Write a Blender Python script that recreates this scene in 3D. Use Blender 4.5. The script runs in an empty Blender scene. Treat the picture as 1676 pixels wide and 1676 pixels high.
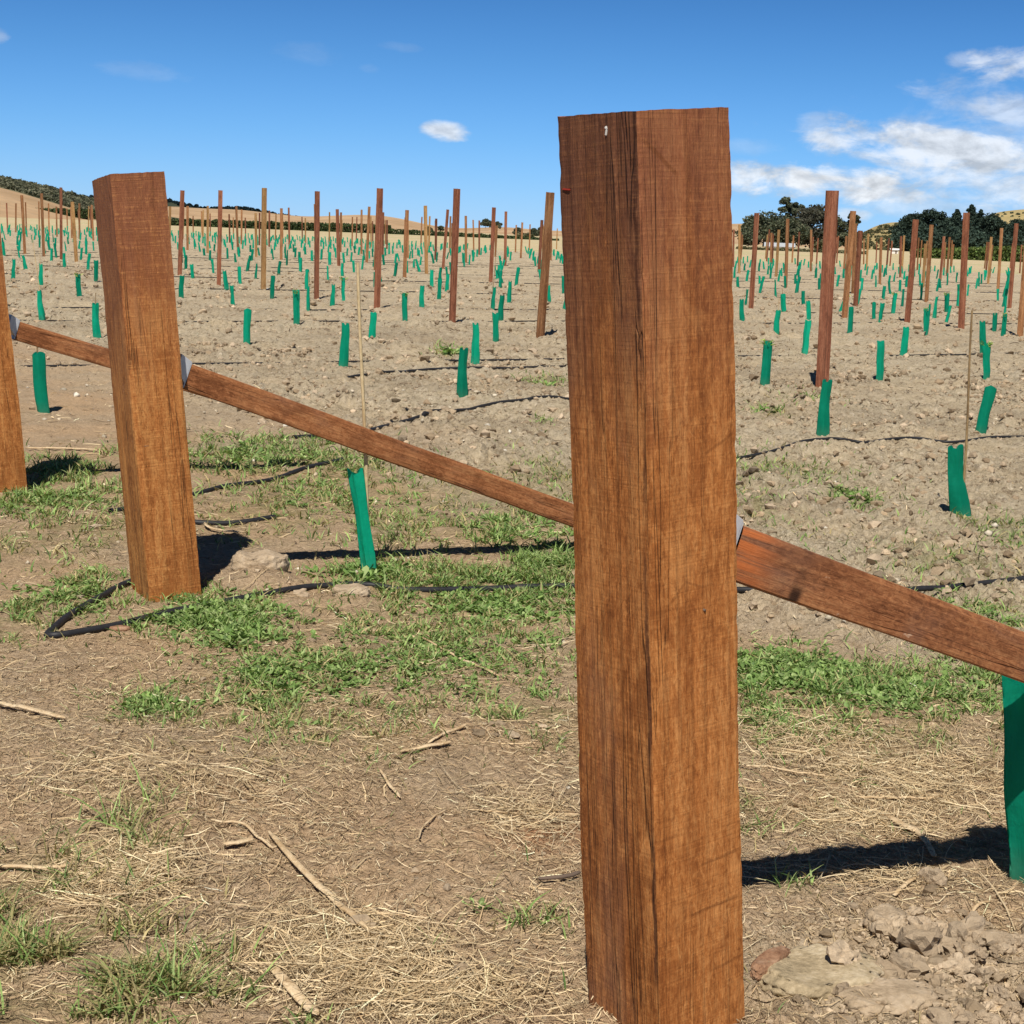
import bpy, bmesh, math
import numpy as np
from mathutils import Matrix, Vector
R = np.random.default_rng(7)
C = bpy.context.scene.collection
rad = math.radians

# ------------------------------------------------------------------ camera numbers
FPX, CAMH, ROLL = 2600.0, 1.4, 0.04
PITCH = math.atan(459.5 * math.cos(ROLL) / FPX)
cR, sR, cP, sP = math.cos(ROLL), math.sin(ROLL), math.cos(PITCH), math.sin(PITCH)

def ray(px, py):
    u, v = px - 838.0, 838.0 - py
    a, b = u * cR - v * sR, u * sR + v * cR
    return np.array([a, FPX * cP + b * sP, -FPX * sP + b * cP])
def at(px, py, z=0.0):
    d = ray(px, py); t = (z - CAMH) / d[2]
    return d[0] * t, d[1] * t
def azel(px, py):
    d = ray(px, py)
    return math.atan2(d[0], d[1]), math.atan2(d[2], math.hypot(d[0], d[1]))
def proj(x, y, z):
    z = z - CAMH
    b, d = y * sP + z * cP, y * cP - z * sP
    u, v = (x * cR + b * sR) * FPX / d, (-x * sR + b * cR) * FPX / d
    return 838 + u, 838 - v

# ------------------------------------------------------------------ noise
def _h(ix, iy, seed):
    n = (ix.astype(np.int64) * 374761393 + iy.astype(np.int64) * 668265263 + seed * 974711) & 0xFFFFFFFF
    n = ((n ^ (n >> 13)) * 1274126177) & 0xFFFFFFFF
    n = ((n ^ (n >> 16)) * 2246822519) & 0xFFFFFFFF
    return ((n ^ (n >> 15)) & 0xFFFF) / 65536.0 * 2 * np.pi
def perlin(x, y, seed=0):
    x = np.asarray(x, float); y = np.asarray(y, float)
    x0, y0 = np.floor(x), np.floor(y); fx, fy = x - x0, y - y0
    def g(i, j):
        a = _h(x0 + i, y0 + j, seed)
        return np.cos(a) * (fx - i) + np.sin(a) * (fy - j)
    u, v = fx ** 3 * (fx * (6 * fx - 15) + 10), fy ** 3 * (fy * (6 * fy - 15) + 10)
    n0 = g(0, 0) * (1 - u) + g(1, 0) * u; n1 = g(0, 1) * (1 - u) + g(1, 1) * u
    return (n0 * (1 - v) + n1 * v) * 1.5
def sstep(a, b, x):
    t = np.clip((x - a) / (b - a), 0, 1); return t * t * (3 - 2 * t)

# ------------------------------------------------------------------ vineyard lattice
LO, LE, LV = np.array([-.3866, 6.1527]), np.array([-1.5691, 2.6950]), np.array([1.4354, .9509])
VH = LV / np.linalg.norm(LV); ANG = math.atan2(VH[1], VH[0])
MINV = np.linalg.inv(np.array([LE, LV]).T)
def node(r, k):
    return LO + r * LE + (k + .08 * max(0, r - 1)) * LV
def far_edge(x, y):
    return np.interp(np.arctan2(x, y), [-.33, -.12, 0, .33], [142, 140, 112, 106])
def lat_k(x, y):
    return MINV[1, 0] * (x - LO[0]) + MINV[1, 1] * (y - LO[1])

def field_w(x, y):
    """1 on the cultivated field, 0 on the trampled headland."""
    k = lat_k(x, y) + .55 * perlin(np.asarray(x) / 1.3, np.asarray(y) / 1.3, 5)
    w = sstep(.15, 1.5, k)
    cx, cy = at(1500, 1600)
    w2 = .85 * np.exp(-(((x - cx) / .33) ** 2 + ((y - cy) / .26) ** 2) ** 1.5)
    return np.maximum(w, w2)
MOUNDS = []                                     # (x, y, rx, ry, height)
def hgt(x, y):
    x = np.asarray(x, float); y = np.asarray(y, float)
    w = field_w(x, y)
    r = np.hypot(x, y)
    far = 1 - sstep(100, 150, r)
    z = .035 * perlin(x / 2.1, y / 2.1, 1) + .02 * perlin(x / .7, y / .7, 2)
    z = z * sstep(1.0, 2.0, r + 1)
    def bil(s, sd, ang=.6):
        c, sn = math.cos(ang), math.sin(ang)
        u, v = (c * x + sn * y) / s, (-sn * x + c * y) / s
        u = u + .35 * perlin(u * .8 + 7, v * .8, sd + 40); v = v + .35 * perlin(u * .8, v * .8 + 9, sd + 41)
        return np.abs(perlin(u, v, sd)) - .25
    big = sstep(-.25, .35, perlin(x / 1.1, y / 1.1, 77))
    amp = .25 + .75 * w
    z = z + far * amp * (.07 * bil(.42, 11) * (.4 + .6 * big) + .075 * bil(.17, 12, 1.1) * (.3 + .7 * big) + .040 * bil(.075, 13, .2) + .022 * bil(.034, 14, .8))
    z = z + far * w * .05 * bil(1.1, 15, .5)
    z = z + .006 * perlin(x / .022, y / .022, 16) * np.clip(1.2 - r / 12, 0, 1)
    for mx, my, rx, ry, hh in MOUNDS:
        z = z + hh * np.exp(-(((x - mx) / rx) ** 2 + ((y - my) / ry) ** 2))
    return z
def H1(x, y): return float(hgt(np.array([x]), np.array([y]))[0])

# ------------------------------------------------------------------ mesh helpers
def mesh_np(name, V, F, mat=None, tint=None, smooth=False, extra=None):
    V = np.ascontiguousarray(V, np.float32).reshape(-1, 3); F = np.ascontiguousarray(F, np.int32)
    me = bpy.data.meshes.new(name)
    nf, k = F.shape
    me.vertices.add(len(V)); me.vertices.foreach_set('co', V.ravel())
    me.loops.add(nf * k); me.loops.foreach_set('vertex_index', F.ravel())
    me.polygons.add(nf); me.polygons.foreach_set('loop_start', np.arange(0, nf * k, k, dtype=np.int32))
    me.polygons.foreach_set('use_smooth', np.full(nf, smooth, bool))
    for an, arr in (([('tint', tint)] if tint is not None else []) + list((extra or {}).items())):
        at_ = me.attributes.new(an, 'FLOAT_COLOR', 'POINT')
        c = np.ones((len(V), 4), np.float32); arr = np.asarray(arr, np.float32); c[:, :arr.shape[1]] = arr
        at_.data.foreach_set('color', c.ravel())
    me.update(calc_edges=True)
    if mat: me.materials.append(mat)
    return me
def link(name, me, parent=None, loc=None, mw=None):
    o = bpy.data.objects.new(name, me); C.objects.link(o)
    if parent: o.parent = parent
    if loc is not None: o.location = loc
    if mw is not None: o.matrix_world = mw
    return o
def tag(o, label=None, cat=None, group=None, kind=None):
    for k, v in (('label', label), ('category', cat), ('group', group), ('kind', kind)):
        if v: o[k] = v
    return o
def bm_mesh(name, bm, mat, smooth=False):
    me = bpy.data.meshes.new(name); bm.to_mesh(me); bm.free()
    me.materials.append(mat)
    if smooth:
        for p in me.polygons: p.use_smooth = True
    return me
def grid_faces(nu, nv, wrap_u=False):
    i = np.arange(nv - 1)[:, None]; nu2 = nu if wrap_u else nu - 1
    j = np.arange(nu2)[None, :]; j2 = (j + 1) % nu
    return np.stack([i * nu + j, i * nu + j2, (i + 1) * nu + j2, (i + 1) * nu + j], -1).reshape(-1, 4)
def ribbons(P, W, width):
    """P (N,S,3) spines, W (N,3) width directions, width (N,S)."""
    N, S, _ = P.shape
    off = W[:, None, :] * width[:, :, None] * .5
    V = np.stack([P - off, P + off], 2).reshape(-1, 3)
    b = (np.arange(N) * S * 2)[:, None] + (np.arange(S - 1) * 2)[None, :]
    F = np.stack([b, b + 1, b + 3, b + 2], -1).reshape(-1, 4)
    return V, F
def tube_np(P, rad_, n=8):
    P = np.asarray(P, float); T = np.gradient(P, axis=0); T /= np.linalg.norm(T, axis=1)[:, None] + 1e-9
    up = np.tile([0, 0, 1.0], (len(P), 1)); up[np.abs(T[:, 2]) > .9] = [1, 0, 0]
    A = np.cross(T, up); A /= np.linalg.norm(A, axis=1)[:, None]; B = np.cross(A, T)
    a = np.linspace(0, 2 * np.pi, n, endpoint=False)
    r = np.broadcast_to(np.asarray(rad_, float), (len(P),))[:, None, None]
    V = P[:, None] + r * (np.cos(a)[None, :, None] * A[:, None] + np.sin(a)[None, :, None] * B[:, None])
    return V.reshape(-1, 3), grid_faces(n, len(P), True)
def spline(pts, n):
    pts = np.asarray(pts, float); t = np.arange(len(pts)); q = np.linspace(0, len(pts) - 1, n)
    i = np.clip(q.astype(int), 0, len(pts) - 2); u = (q - i)[:, None]
    g = lambda k: pts[np.clip(k, 0, len(pts) - 1)]
    p0, p1, p2, p3 = g(i - 1), g(i), g(i + 1), g(i + 2)
    return .5 * (2 * p1 + (p2 - p0) * u + (2 * p0 - 5 * p1 + 4 * p2 - p3) * u ** 2 + (3 * p1 - p0 - 3 * p2 + p3) * u ** 3)

# ------------------------------------------------------------------ materials
class NT:
    def __init__(s, name):
        s.m = bpy.data.materials.new(name); s.m.use_nodes = True; s.t = s.m.node_tree; s.t.nodes.clear()
        s.out = s.n('ShaderNodeOutputMaterial'); s.b = s.n('ShaderNodeBsdfPrincipled'); s.l(s.b.outputs[0], s.out.inputs[0])
        s.b.inputs['Specular IOR Level'].default_value = .25
    def n(s, t, **k):
        x = s.t.nodes.new(t)
        for a, b in k.items(): setattr(x, a, b)
        return x
    def l(s, a, b): s.t.links.new(a, b)
    def set(s, sock, v):
        if hasattr(v, 'links') or isinstance(v, bpy.types.NodeSocket): s.l(v, sock)
        else: sock.default_value = v
    def noise(s, vec, scale, detail=4, rough=.55, dist=0):
        x = s.n('ShaderNodeTexNoise'); s.l(vec, x.inputs['Vector'])
        for k, v in (('Scale', scale), ('Detail', detail), ('Roughness', rough), ('Distortion', dist)): x.inputs[k].default_value = v
        return x.outputs['Fac']
    def mapping(s, vec, sc, rot=(0, 0, 0), loc=(0, 0, 0)):
        x = s.n('ShaderNodeMapping'); s.l(vec, x.inputs[0]); x.inputs['Scale'].default_value = sc
        x.inputs['Rotation'].default_value = rot; s.set(x.inputs['Location'], loc); return x.outputs[0]
    def math(s, op, a, b=0.0, c=None, clamp=False):
        x = s.n('ShaderNodeMath', operation=op, use_clamp=clamp); s.set(x.inputs[0], a); s.set(x.inputs[1], b)
        if c is not None: s.set(x.inputs[2], c)
        return x.outputs[0]
    def mr(s, v, a, b, c=0.0, d=1.0):
        x = s.n('ShaderNodeMapRange', interpolation_type='SMOOTHSTEP'); s.l(v, x.inputs[0])
        for i, q in enumerate((a, b, c, d)): x.inputs[i + 1].default_value = q
        return x.outputs[0]
    def mix(s, fac, a, b, mode='MIX'):
        x = s.n('ShaderNodeMix', data_type='RGBA', blend_type=mode); s.set(x.inputs[0], fac)
        for sock, v in ((x.inputs[6], a), (x.inputs[7], b)):
            s.set(sock, (*v, 1) if isinstance(v, tuple) and len(v) == 3 else v)
        return x.outputs[2]
    def ramp(s, fac, stops):
        x = s.n('ShaderNodeValToRGB'); s.l(fac, x.inputs[0]); e = x.color_ramp.elements
        while len(e) < len(stops): e.new(.5)
        for el, (p, c) in zip(e, stops): el.position = p; el.color = (*c, 1)
        return x.outputs[0]
    def attr(s, name): return s.n('ShaderNodeAttribute', attribute_name=name).outputs['Color']
    def sep(s, c):
        x = s.n('ShaderNodeSeparateColor'); s.l(c, x.inputs[0]); return x.outputs
    def bump(s, h, strength, dist, normal=None):
        x = s.n('ShaderNodeBump'); s.l(h, x.inputs['Height']); x.inputs['Strength'].default_value = strength; x.inputs['Distance'].default_value = dist
        if normal: s.l(normal, x.inputs['Normal'])
        return x.outputs[0]
    def color(s, c): s.set(s.b.inputs['Base Color'], (*c, 1) if isinstance(c, tuple) else c)
    def rough(s, v): s.set(s.b.inputs['Roughness'], v)

def simple(name, c, rough=.7, metal=0, var=.25, scale=12):
    k = NT(name); p = k.n('ShaderNodeTexCoord').outputs['Object']
    f = k.noise(p, scale, 5)
    k.color(k.mix(f, tuple(x * (1 - var) for x in c), tuple(min(1, x * (1 + var)) for x in c)))
    k.rough(rough); k.b.inputs['Metallic'].default_value = metal
    return k.m
def tinted(name, rough=.75, trans=0.0, spec=.25):
    """Colour from the mesh's own per-piece tint; a share of light passes through thin leaves."""
    k = NT(name); c = k.attr('tint'); k.color(c); k.rough(rough); k.b.inputs['Specular IOR Level'].default_value = spec
    if trans:
        t = k.n('ShaderNodeBsdfTranslucent'); k.l(k.mix(1.0, c, (1.0, 1.05, .6), 'MULTIPLY'), t.inputs[0])
        m = k.n('ShaderNodeMixShader'); m.inputs[0].default_value = trans
        k.l(k.b.outputs[0], m.inputs[1]); k.l(t.outputs[0], m.inputs[2]); k.l(m.outputs[0], k.out.inputs[0])
    return k.m

def wood(name, dark, mid, light, top=None, seam=0.0, stain=None, scars=(), saw=.0, streak=.5, grey=0.0, seed=0, crack=.5, rnd=0.0, bumpk=1.0):
    k = NT(name); p = k.n('ShaderNodeTexCoord').outputs['Object']
    if rnd:
        ri = k.n('ShaderNodeObjectInfo').outputs['Random']
        cx = k.n('ShaderNodeCombineXYZ'); k.l(k.math('MULTIPLY', ri, 37.0), cx.inputs[0]); k.l(k.math('MULTIPLY', ri, 91.0), cx.inputs[2])
        p2 = k.n('ShaderNodeVectorMath', operation='ADD'); k.l(p, p2.inputs[0]); k.l(cx.outputs[0], p2.inputs[1]); q = p2.outputs[0]
    else: q = k.mapping(p, (1, 1, 1), loc=(seed * 3.1, seed * 1.7, seed * 5.3))
    fib = k.noise(k.mapping(q, (170, 170, 12)), 1, 4, .7, .4)
    grain = k.noise(k.mapping(q, (36, 36, 1.5)), 1, 5, .6, .6)
    wide = k.noise(k.mapping(q, (11, 11, .9)), 1, 3, .55, .8)
    blot = k.noise(k.mapping(q, (7, 7, 2.6)), 1, 5, .6)
    fleck = k.noise(k.mapping(q, (85, 85, 30)), 1, 5, .7, 1.2)
    v = k.math('ADD', k.math('MULTIPLY', fib, .32), k.math('MULTIPLY', grain, .38))
    v = k.math('ADD', v, k.math('MULTIPLY', wide, .3))
    v = k.math('ADD', v, k.math('MULTIPLY', k.math('SUBTRACT', blot, .5), .3))
    v = k.math('ADD', v, k.math('MULTIPLY', k.math('SUBTRACT', fleck, .5), .55))
    col = k.ramp(v, [(.34, dark), (.49, mid), (.64, light)])
    # rough-sawn mottling: fuzzy curls and broken cross marks
    mo = k.noise(k.mapping(q, (85, 85, 38)), 1, 6, .75, 1.8); col = k.mix(k.math('MULTIPLY', k.mr(mo, .50, .64), .55), col, tuple(x * .8 for x in dark)); col = k.mix(k.math('MULTIPLY', k.mr(mo, .47, .36), .45), col, tuple(min(1, x * 1.15) for x in light))
    cm = k.mr(k.noise(k.mapping(q, (7, 7, 48), rot=(.05, -.04, 0)), 1, 4, .6, .5), .58, .68); cm = k.math('MULTIPLY', cm, k.mr(k.noise(k.mapping(q, (4, 4, 3), loc=(4, 4, 4)), 1, 3), .48, .62))
    col = k.mix(k.math('MULTIPLY', cm, .3), col, tuple(x * .7 for x in dark))
    bl2 = k.noise(k.mapping(q, (9, 9, 4.5), loc=(1, 3, 7)), 1, 6, .66, 1.0); col = k.mix(k.math('MULTIPLY', k.mr(bl2, .50, .64), .6), col, tuple(x * 1.1 for x in dark)); col = k.mix(k.math('MULTIPLY', k.mr(bl2, .47, .34), .42), col, light)
    # long dark streaks
    st = k.mr(k.noise(k.mapping(q, (26, 26, .55), loc=(5, 2, 1)), 1, 4, .6, .4), .56, .70)
    col = k.mix(k.math('MULTIPLY', st, streak), col, tuple(x * .33 for x in dark))
    # hairline checks
    ck = k.noise(k.mapping(q, (30, 30, .8), loc=(9, 4, 2)), 1, 2, .5, .3)
    ln = k.mr(k.math('ABSOLUTE', k.math('SUBTRACT', ck, .5)), .0, .012, 1, 0)
    ln = k.math('MULTIPLY', ln, k.mr(k.noise(k.mapping(q, (6, 6, 1.1)), 1, 2), .45, .6))
    col = k.mix(k.math('MULTIPLY', ln, crack), col, (.02, .009, .005))
    # purple-grey weather tone on patches
    if grey:
        gm = k.mr(k.noise(k.mapping(q, (5, 5, 2.0), loc=(2, 8, 3)), 1, 4, .6, .5), .48, .72)
        col = k.mix(k.math('MULTIPLY', gm, grey), col, (.17, .105, .08))
    z = k.n('ShaderNodeSeparateXYZ'); k.l(p, z.inputs[0])
    if top:
        z0, z1, tc, amt = top
        tm = k.mr(k.math('ADD', z.outputs[2], k.math('MULTIPLY', k.math('SUBTRACT', wide, .5), .7)), z0, z1)
        col = k.mix(k.math('MULTIPLY', tm, amt), col, k.mix(v, tuple(x * .4 for x in tc), tuple(x * 1.45 for x in tc)))
    for x0, z0, x1, z1, wd in scars:                      # saw slips and bruises: slanting dark grooves
        L_ = math.hypot(x1 - x0, z1 - z0); ux, uz = (x1 - x0) / L_, (z1 - z0) / L_
        ax, az_ = k.math('SUBTRACT', z.outputs[0], x0), k.math('SUBTRACT', z.outputs[2], z0)
        al_ = k.math('ADD', k.math('MULTIPLY', ax, ux), k.math('MULTIPLY', az_, uz)); ac = k.math('SUBTRACT', k.math('MULTIPLY', ax, uz), k.math('MULTIPLY', az_, ux))
        ac = k.math('ABSOLUTE', k.math('ADD', ac, k.math('MULTIPLY', k.math('SUBTRACT', mo, .5), .008)))
        mk = k.math('MULTIPLY', k.mr(ac, wd * .3, wd, 1, 0), k.math('MULTIPLY', k.mr(al_, -.004, .008), k.mr(al_, L_ - .012, L_ + .004, 1, 0)))
        col = k.mix(k.math('MULTIPLY', mk, .42), col, tuple(x * .6 for x in dark))
    if stain:
        sx = k.math('ADD', z.outputs[2], k.math('MULTIPLY', k.math('SUBTRACT', blot, .5), .03)); sx = k.math('ABSOLUTE', k.math('SUBTRACT', sx, stain))
        col = k.mix(k.math('MULTIPLY', k.mr(sx, .006, .022, 1, 0), k.mr(blot, .3, .55)), col, (.035, .016, .009))
        col = k.mix(k.math('MULTIPLY', k.mr(z.outputs[2], .02, .13, 1, 0), k.mr(grain, .42, .56)), col, (.50, .15, .045))
        sc_ = k.mr(k.noise(k.mapping(q, (26, 26, 12)), 1, 4, .7), .66, .70); col = k.mix(k.math('MULTIPLY', sc_, .55), col, (.55, .38, .26))
    if seam:
        se = k.math('ADD', k.math('ADD', z.outputs[1], seam), k.math('MULTIPLY', k.math('SUBTRACT', k.noise(k.mapping(q, (1, 1, 9)), 1, 4, .7), .5), .022))
        sm_ = k.math('MULTIPLY', k.mr(k.math('ABSOLUTE', k.math('SUBTRACT', se, .006)), .0015, .006, 1, 0), k.mr(k.noise(k.mapping(q, (1, 1, 3)), 1, 3), .36, .5))
        col = k.mix(k.math('MULTIPLY', sm_, .8), col, (.05, .018, .010))
    h = k.math('ADD', k.math('MULTIPLY', fib, .6), k.math('MULTIPLY', grain, .8))
    h = k.math('SUBTRACT', h, k.math('MULTIPLY', ln, .8))
    if saw:
        w = k.n('ShaderNodeTexNoise', noise_dimensions='3D'); k.l(k.mapping(q, (9.0, 9.0, 230), rot=(.01, .015, 0)), w.inputs['Vector'])
        w.inputs['Scale'].default_value = 1; w.inputs['Detail'].default_value = 2
        sm = k.math('MULTIPLY', k.mr(w.outputs['Fac'], .54, .64), k.mr(fleck, .40, .62))
        col = k.mix(k.math('MULTIPLY', sm, saw), col, k.mix(.5, col, tuple(min(1, x * 1.9) for x in light)))
        sd = k.math('MULTIPLY', k.mr(w.outputs['Fac'], .44, .34), .35)
        col = k.mix(k.math('MULTIPLY', sd, saw), col, tuple(x * .8 for x in dark))
        h = k.math('ADD', h, k.math('MULTIPLY', w.outputs['Fac'], saw))
    if rnd:
        hs = k.n('ShaderNodeHueSaturation'); k.l(col, hs.inputs['Color'])
        k.l(k.mr(ri, 0, 1, 1 - rnd, 1 + rnd), hs.inputs['Value']); hs.inputs['Hue'].default_value = .5
        col = hs.outputs[0]
    k.color(col); k.rough(.82); k.b.inputs['Specular IOR Level'].default_value = .18
    k.l(k.bump(h, .65 * bumpk, .005), k.b.inputs['Normal'])
    return k.m

# ground --------------------------------------------------------------
def ground_mat():
    k = NT('ground_soil'); g = k.n('ShaderNodeNewGeometry').outputs['Position']
    zc = k.sep(k.attr('zone')); field, gold, green = zc[0], zc[1], zc[2]
    red = k.n('ShaderNodeAttribute', attribute_name='zone2').outputs['Color']; red = k.sep(red)
    n1 = k.noise(g, 1.1, 6, .6); n2 = k.noise(g, 9, 6, .65); n3 = k.noise(g, 60, 5, .65); n4 = k.noise(g, 260, 3, .6)
    mot = k.math('ADD', k.math('MULTIPLY', n2, .45), k.math('MULTIPLY', n3, .55))
    soil = k.ramp(mot, [(.32, (.22, .17, .108)), (.45, (.455, .38, .262)), (.58, (.57, .48, .345)), (.72, (.75, .66, .51))])
    soil = k.mix(k.mr(n1, .35, .7), soil, (1.10, 1.06, 1.0), 'MULTIPLY')
    shade_spk = k.mr(k.noise(g, 13, 7, .82), .535, .61); soil = k.mix(k.math('MULTIPLY', shade_spk, .85), soil, (.17, .12, .075))  # dark specks painted into the soil colour as shadows cast by clods
    sp2 = k.mr(k.noise(g, 4.2, 8, .8), .55, .62); soil = k.mix(k.math('MULTIPLY', sp2, .6), soil, (.20, .145, .09))  # coarser layer of the painted dark specks
    damp = k.mr(k.noise(g, .33, 5, .6), .42, .66); soil = k.mix(damp, soil, (.80, .78, .77), 'MULTIPLY')
    pl2 = k.mr(k.noise(g, 21, 6, .8), .56, .64); soil = k.mix(k.math('MULTIPLY', pl2, .5), soil, (.80, .70, .55))
    pale = k.mr(k.noise(g, 34, 4, .75), .58, .68); soil = k.mix(k.math('MULTIPLY', pale, .55), soil, (.62, .53, .41))
    nf = k.noise(k.mapping(g, (120, 330, 200), rot=(0, 0, .5)), 1, 4, .7, 1.5); nf2 = k.noise(k.mapping(g, (330, 120, 200), rot=(0, 0, .3)), 1, 4, .7, 1.5)
    gs = k.math('ADD', k.math('MULTIPLY', n3, .34), k.math('MULTIPLY', k.math('ADD', nf, nf2), .33))
    mul = k.ramp(gs, [(.33, (.095, .060, .035)), (.43, (.345, .25, .158)), (.55, (.53, .405, .27)), (.68, (.72, .58, .42))])
    mul = k.mix(k.mr(n1, .3, .72), mul, (1.15, 1.05, .95), 'MULTIPLY')
    dark = k.mr(k.noise(g, 5.5, 4, .6), .52, .68); mul = k.mix(k.math('MULTIPLY', dark, .4), mul, (.25, .175, .11))
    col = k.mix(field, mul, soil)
    gr = k.mix(n3, (.09, .115, .03), (.24, .235, .09))
    col = k.mix(k.math('MULTIPLY', green, k.mr(n2, .38, .6)), col, gr)
    rc = k.mix(n3, (.26, .09, .035), (.47, .2, .09)); col = k.mix(k.math('MULTIPLY', red[0], k.mr(n2, .35, .6)), col, rc)
    gg = k.ramp(k.noise(k.mapping(g, (.02, .075, .05)), 1, 6, .6), [(.32, (.45, .36, .20)), (.5, (.56, .45, .27)), (.66, (.37, .38, .17))])
    gg = k.mix(k.math('MULTIPLY', k.noise(g, 1.6, 5, .7), .6), gg, (.52, .43, .28))
    col = k.mix(gold, col, gg)
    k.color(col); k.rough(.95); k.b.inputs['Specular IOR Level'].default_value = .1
    hb = k.math('ADD', k.math('MULTIPLY', n3, 1.0), k.math('MULTIPLY', n4, .35))
    b1 = k.bump(n2, .5, .05)
    k.l(k.bump(hb, 1.0, .02, b1), k.b.inputs['Normal'])
    return k.m

M = {}
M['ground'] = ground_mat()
Bd, Bm, Bl = (.215, .068, .016), (.40, .147, .038), (.54, .245, .080)
M['big_a'] = wood('timber_sawn_face', Bd, Bm, Bl, top=(.95, 1.62, (.20, .075, .045), .72), saw=.16, streak=.04, seed=1, crack=.10, scars=((-.088, 1.555, -.015, 1.497, .006), (.03, 1.045, .099, 1.075, .004), (-.06, .80, -.02, .835, .004), (-.02, .835, .02, .82, .003), (.0, .33, .095, .335, .004), (-.03, .245, .09, .25, .005), (.02, .13, .1, .135, .004)), bumpk=1.3)
M['big_b'] = wood('timber_weathered_face', (.16, .050, .012), (.35, .128, .034), (.48, .215, .070), top=(1.0, 1.55, (.10, .043, .03), .8), seam=.0993, saw=.12, streak=.10, grey=.38, seed=2, crack=.15, bumpk=1.8)
M['left_a'] = wood('timber_saw_marked', (.215, .070, .017), (.41, .152, .041), (.54, .25, .08), top=(.75, 1.5, (.22, .085, .05), .75), saw=.38, streak=.22, seed=5, crack=.6)
M['left_b'] = wood('timber_side_face', (.15, .052, .014), (.32, .13, .036), (.47, .225, .07), top=(.5, 1.4, (.18, .075, .045), .8), saw=.15, streak=.5, seed=6, crack=1)
M['brace'] = wood('timber_brace', (.155, .052, .018), (.34, .13, .05), (.47, .215, .09), saw=.12, streak=.4, grey=.5, seed=8, crack=.5)
M['brace_wet'] = wood('timber_brace_stained', (.13, .046, .018), (.30, .118, .047), (.43, .20, .085), saw=.1, streak=.4, grey=.6, seed=9, crack=.5, stain=.17)
M['post_red'] = wood('timber_red_brown', (.10, .036, .02), (.235, .085, .045), (.34, .15, .085), saw=.1, streak=.6, rnd=.28)
M['post_brown'] = wood('timber_brown', (.14, .058, .024), (.33, .15, .064), (.46, .25, .12), saw=.1, streak=.5, rnd=.25)
M['post_tan'] = wood('timber_tan', (.20, .10, .035), (.39, .22, .085), (.50, .31, .14), saw=.1, streak=.3, rnd=.2)
M['bamboo'] = wood('bamboo_cane', (.34, .24, .12), (.55, .42, .23), (.66, .53, .32), streak=.2, crack=.1)
M['cane_brown'] = wood('brown_cane', (.16, .10, .05), (.28, .19, .09), (.38, .27, .14), streak=.3, crack=.1)
M['metal'] = simple('galvanised_steel', (.60, .62, .66), .4, .3, .2, 60)
M['hose'] = simple('black_poly_pipe', (.024, .024, .027), .5, 0, .6, 40)
M['grass'] = tinted('grass_blades', .6, .3)
M['leaf'] = tinted('green_leaves', .55, .3)
M['straw'] = tinted('dry_straw', .8, .12, .15)
M['clod'] = None
M['tree'] = tinted('tree_foliage', .75, .18, .1)
M['bark'] = simple('bark', (.14, .10, .075), .9, 0, .5, 3)
M['stick'] = wood('dry_stalk', (.36, .24, .12), (.60, .44, .26), (.74, .60, .40), streak=.4, crack=.8)
M['nail'] = simple('pale_staple', (.75, .74, .70), .4, .3, .1)
M['crayon'] = simple('red_crayon_mark', (.34, .035, .02), .7)

def sleeve_mat():
    k = NT('green_plastic_sleeve'); p = k.n('ShaderNodeTexCoord').outputs['Object']
    ri = k.n('ShaderNodeObjectInfo').outputs['Random']
    n = k.noise(k.mapping(p, (30, 30, 9)), 1, 4, .6)
    c = k.mix(n, (.002, .34, .205), (.012, .58, .365))
    hs = k.n('ShaderNodeHueSaturation'); k.l(c, hs.inputs['Color']); k.l(k.mr(ri, 0, 1, .60, 1.1), hs.inputs['Value']); c = hs.outputs[0]
    z = k.n('ShaderNodeSeparateXYZ'); k.l(p, z.inputs[0])
    dust = k.math('MULTIPLY', k.mr(z.outputs[2], .10, .0), k.noise(p, 60, 3)); c = k.mix(k.math('MULTIPLY', dust, .3), c, (.30, .26, .18))
    k.color(c); k.rough(.5); k.b.inputs['Specular IOR Level'].default_value = .15
    wr = k.math('ADD', k.noise(k.mapping(p, (70, 70, 14)), 1, 4, .6, .6), k.math('MULTIPLY', k.noise(k.mapping(p, (16, 16, 30)), 1, 3), .7)); k.l(k.bump(wr, .55, .01), k.b.inputs['Normal'])
    t = k.n('ShaderNodeBsdfTranslucent'); k.l(k.mix(.5, c, (.0, .70, .42)), t.inputs[0])
    m = k.n('ShaderNodeMixShader'); m.inputs[0].default_value = .5
    k.l(k.b.outputs[0], m.inputs[1]); k.l(t.outputs[0], m.inputs[2]); k.l(m.outputs[0], k.out.inputs[0])
    return k.m
M['sleeve'] = sleeve_mat()
def clod_mat():
    k = NT('dry_clods'); g = k.n('ShaderNodeNewGeometry').outputs['Position']
    n = k.noise(g, 70, 5, .65); c = k.mix(n, (.55, .52, .5), (1.3, 1.3, 1.3)); k.color(k.mix(1.0, k.attr('tint'), c, 'MULTIPLY')); k.rough(.95)
    k.b.inputs['Specular IOR Level'].default_value = .1
    k.l(k.bump(k.noise(g, 160, 4, .7), .8, .006), k.b.inputs['Normal']); return k.m
M['clod'] = clod_mat()
def rock_mat(name, a, b, c):
    k = NT(name); p = k.n('ShaderNodeTexCoord').outputs['Object']
    k.color(k.ramp(k.math('ADD', k.math('MULTIPLY', k.noise(p, 14, 6, .65), .6), k.math('MULTIPLY', k.noise(p, 70, 4, .6), .4)), [(.32, a), (.5, b), (.66, c)])); k.rough(.9)
    k.l(k.bump(k.noise(p, 90, 6, .7), .9, .008), k.b.inputs['Normal']); return k.m
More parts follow.
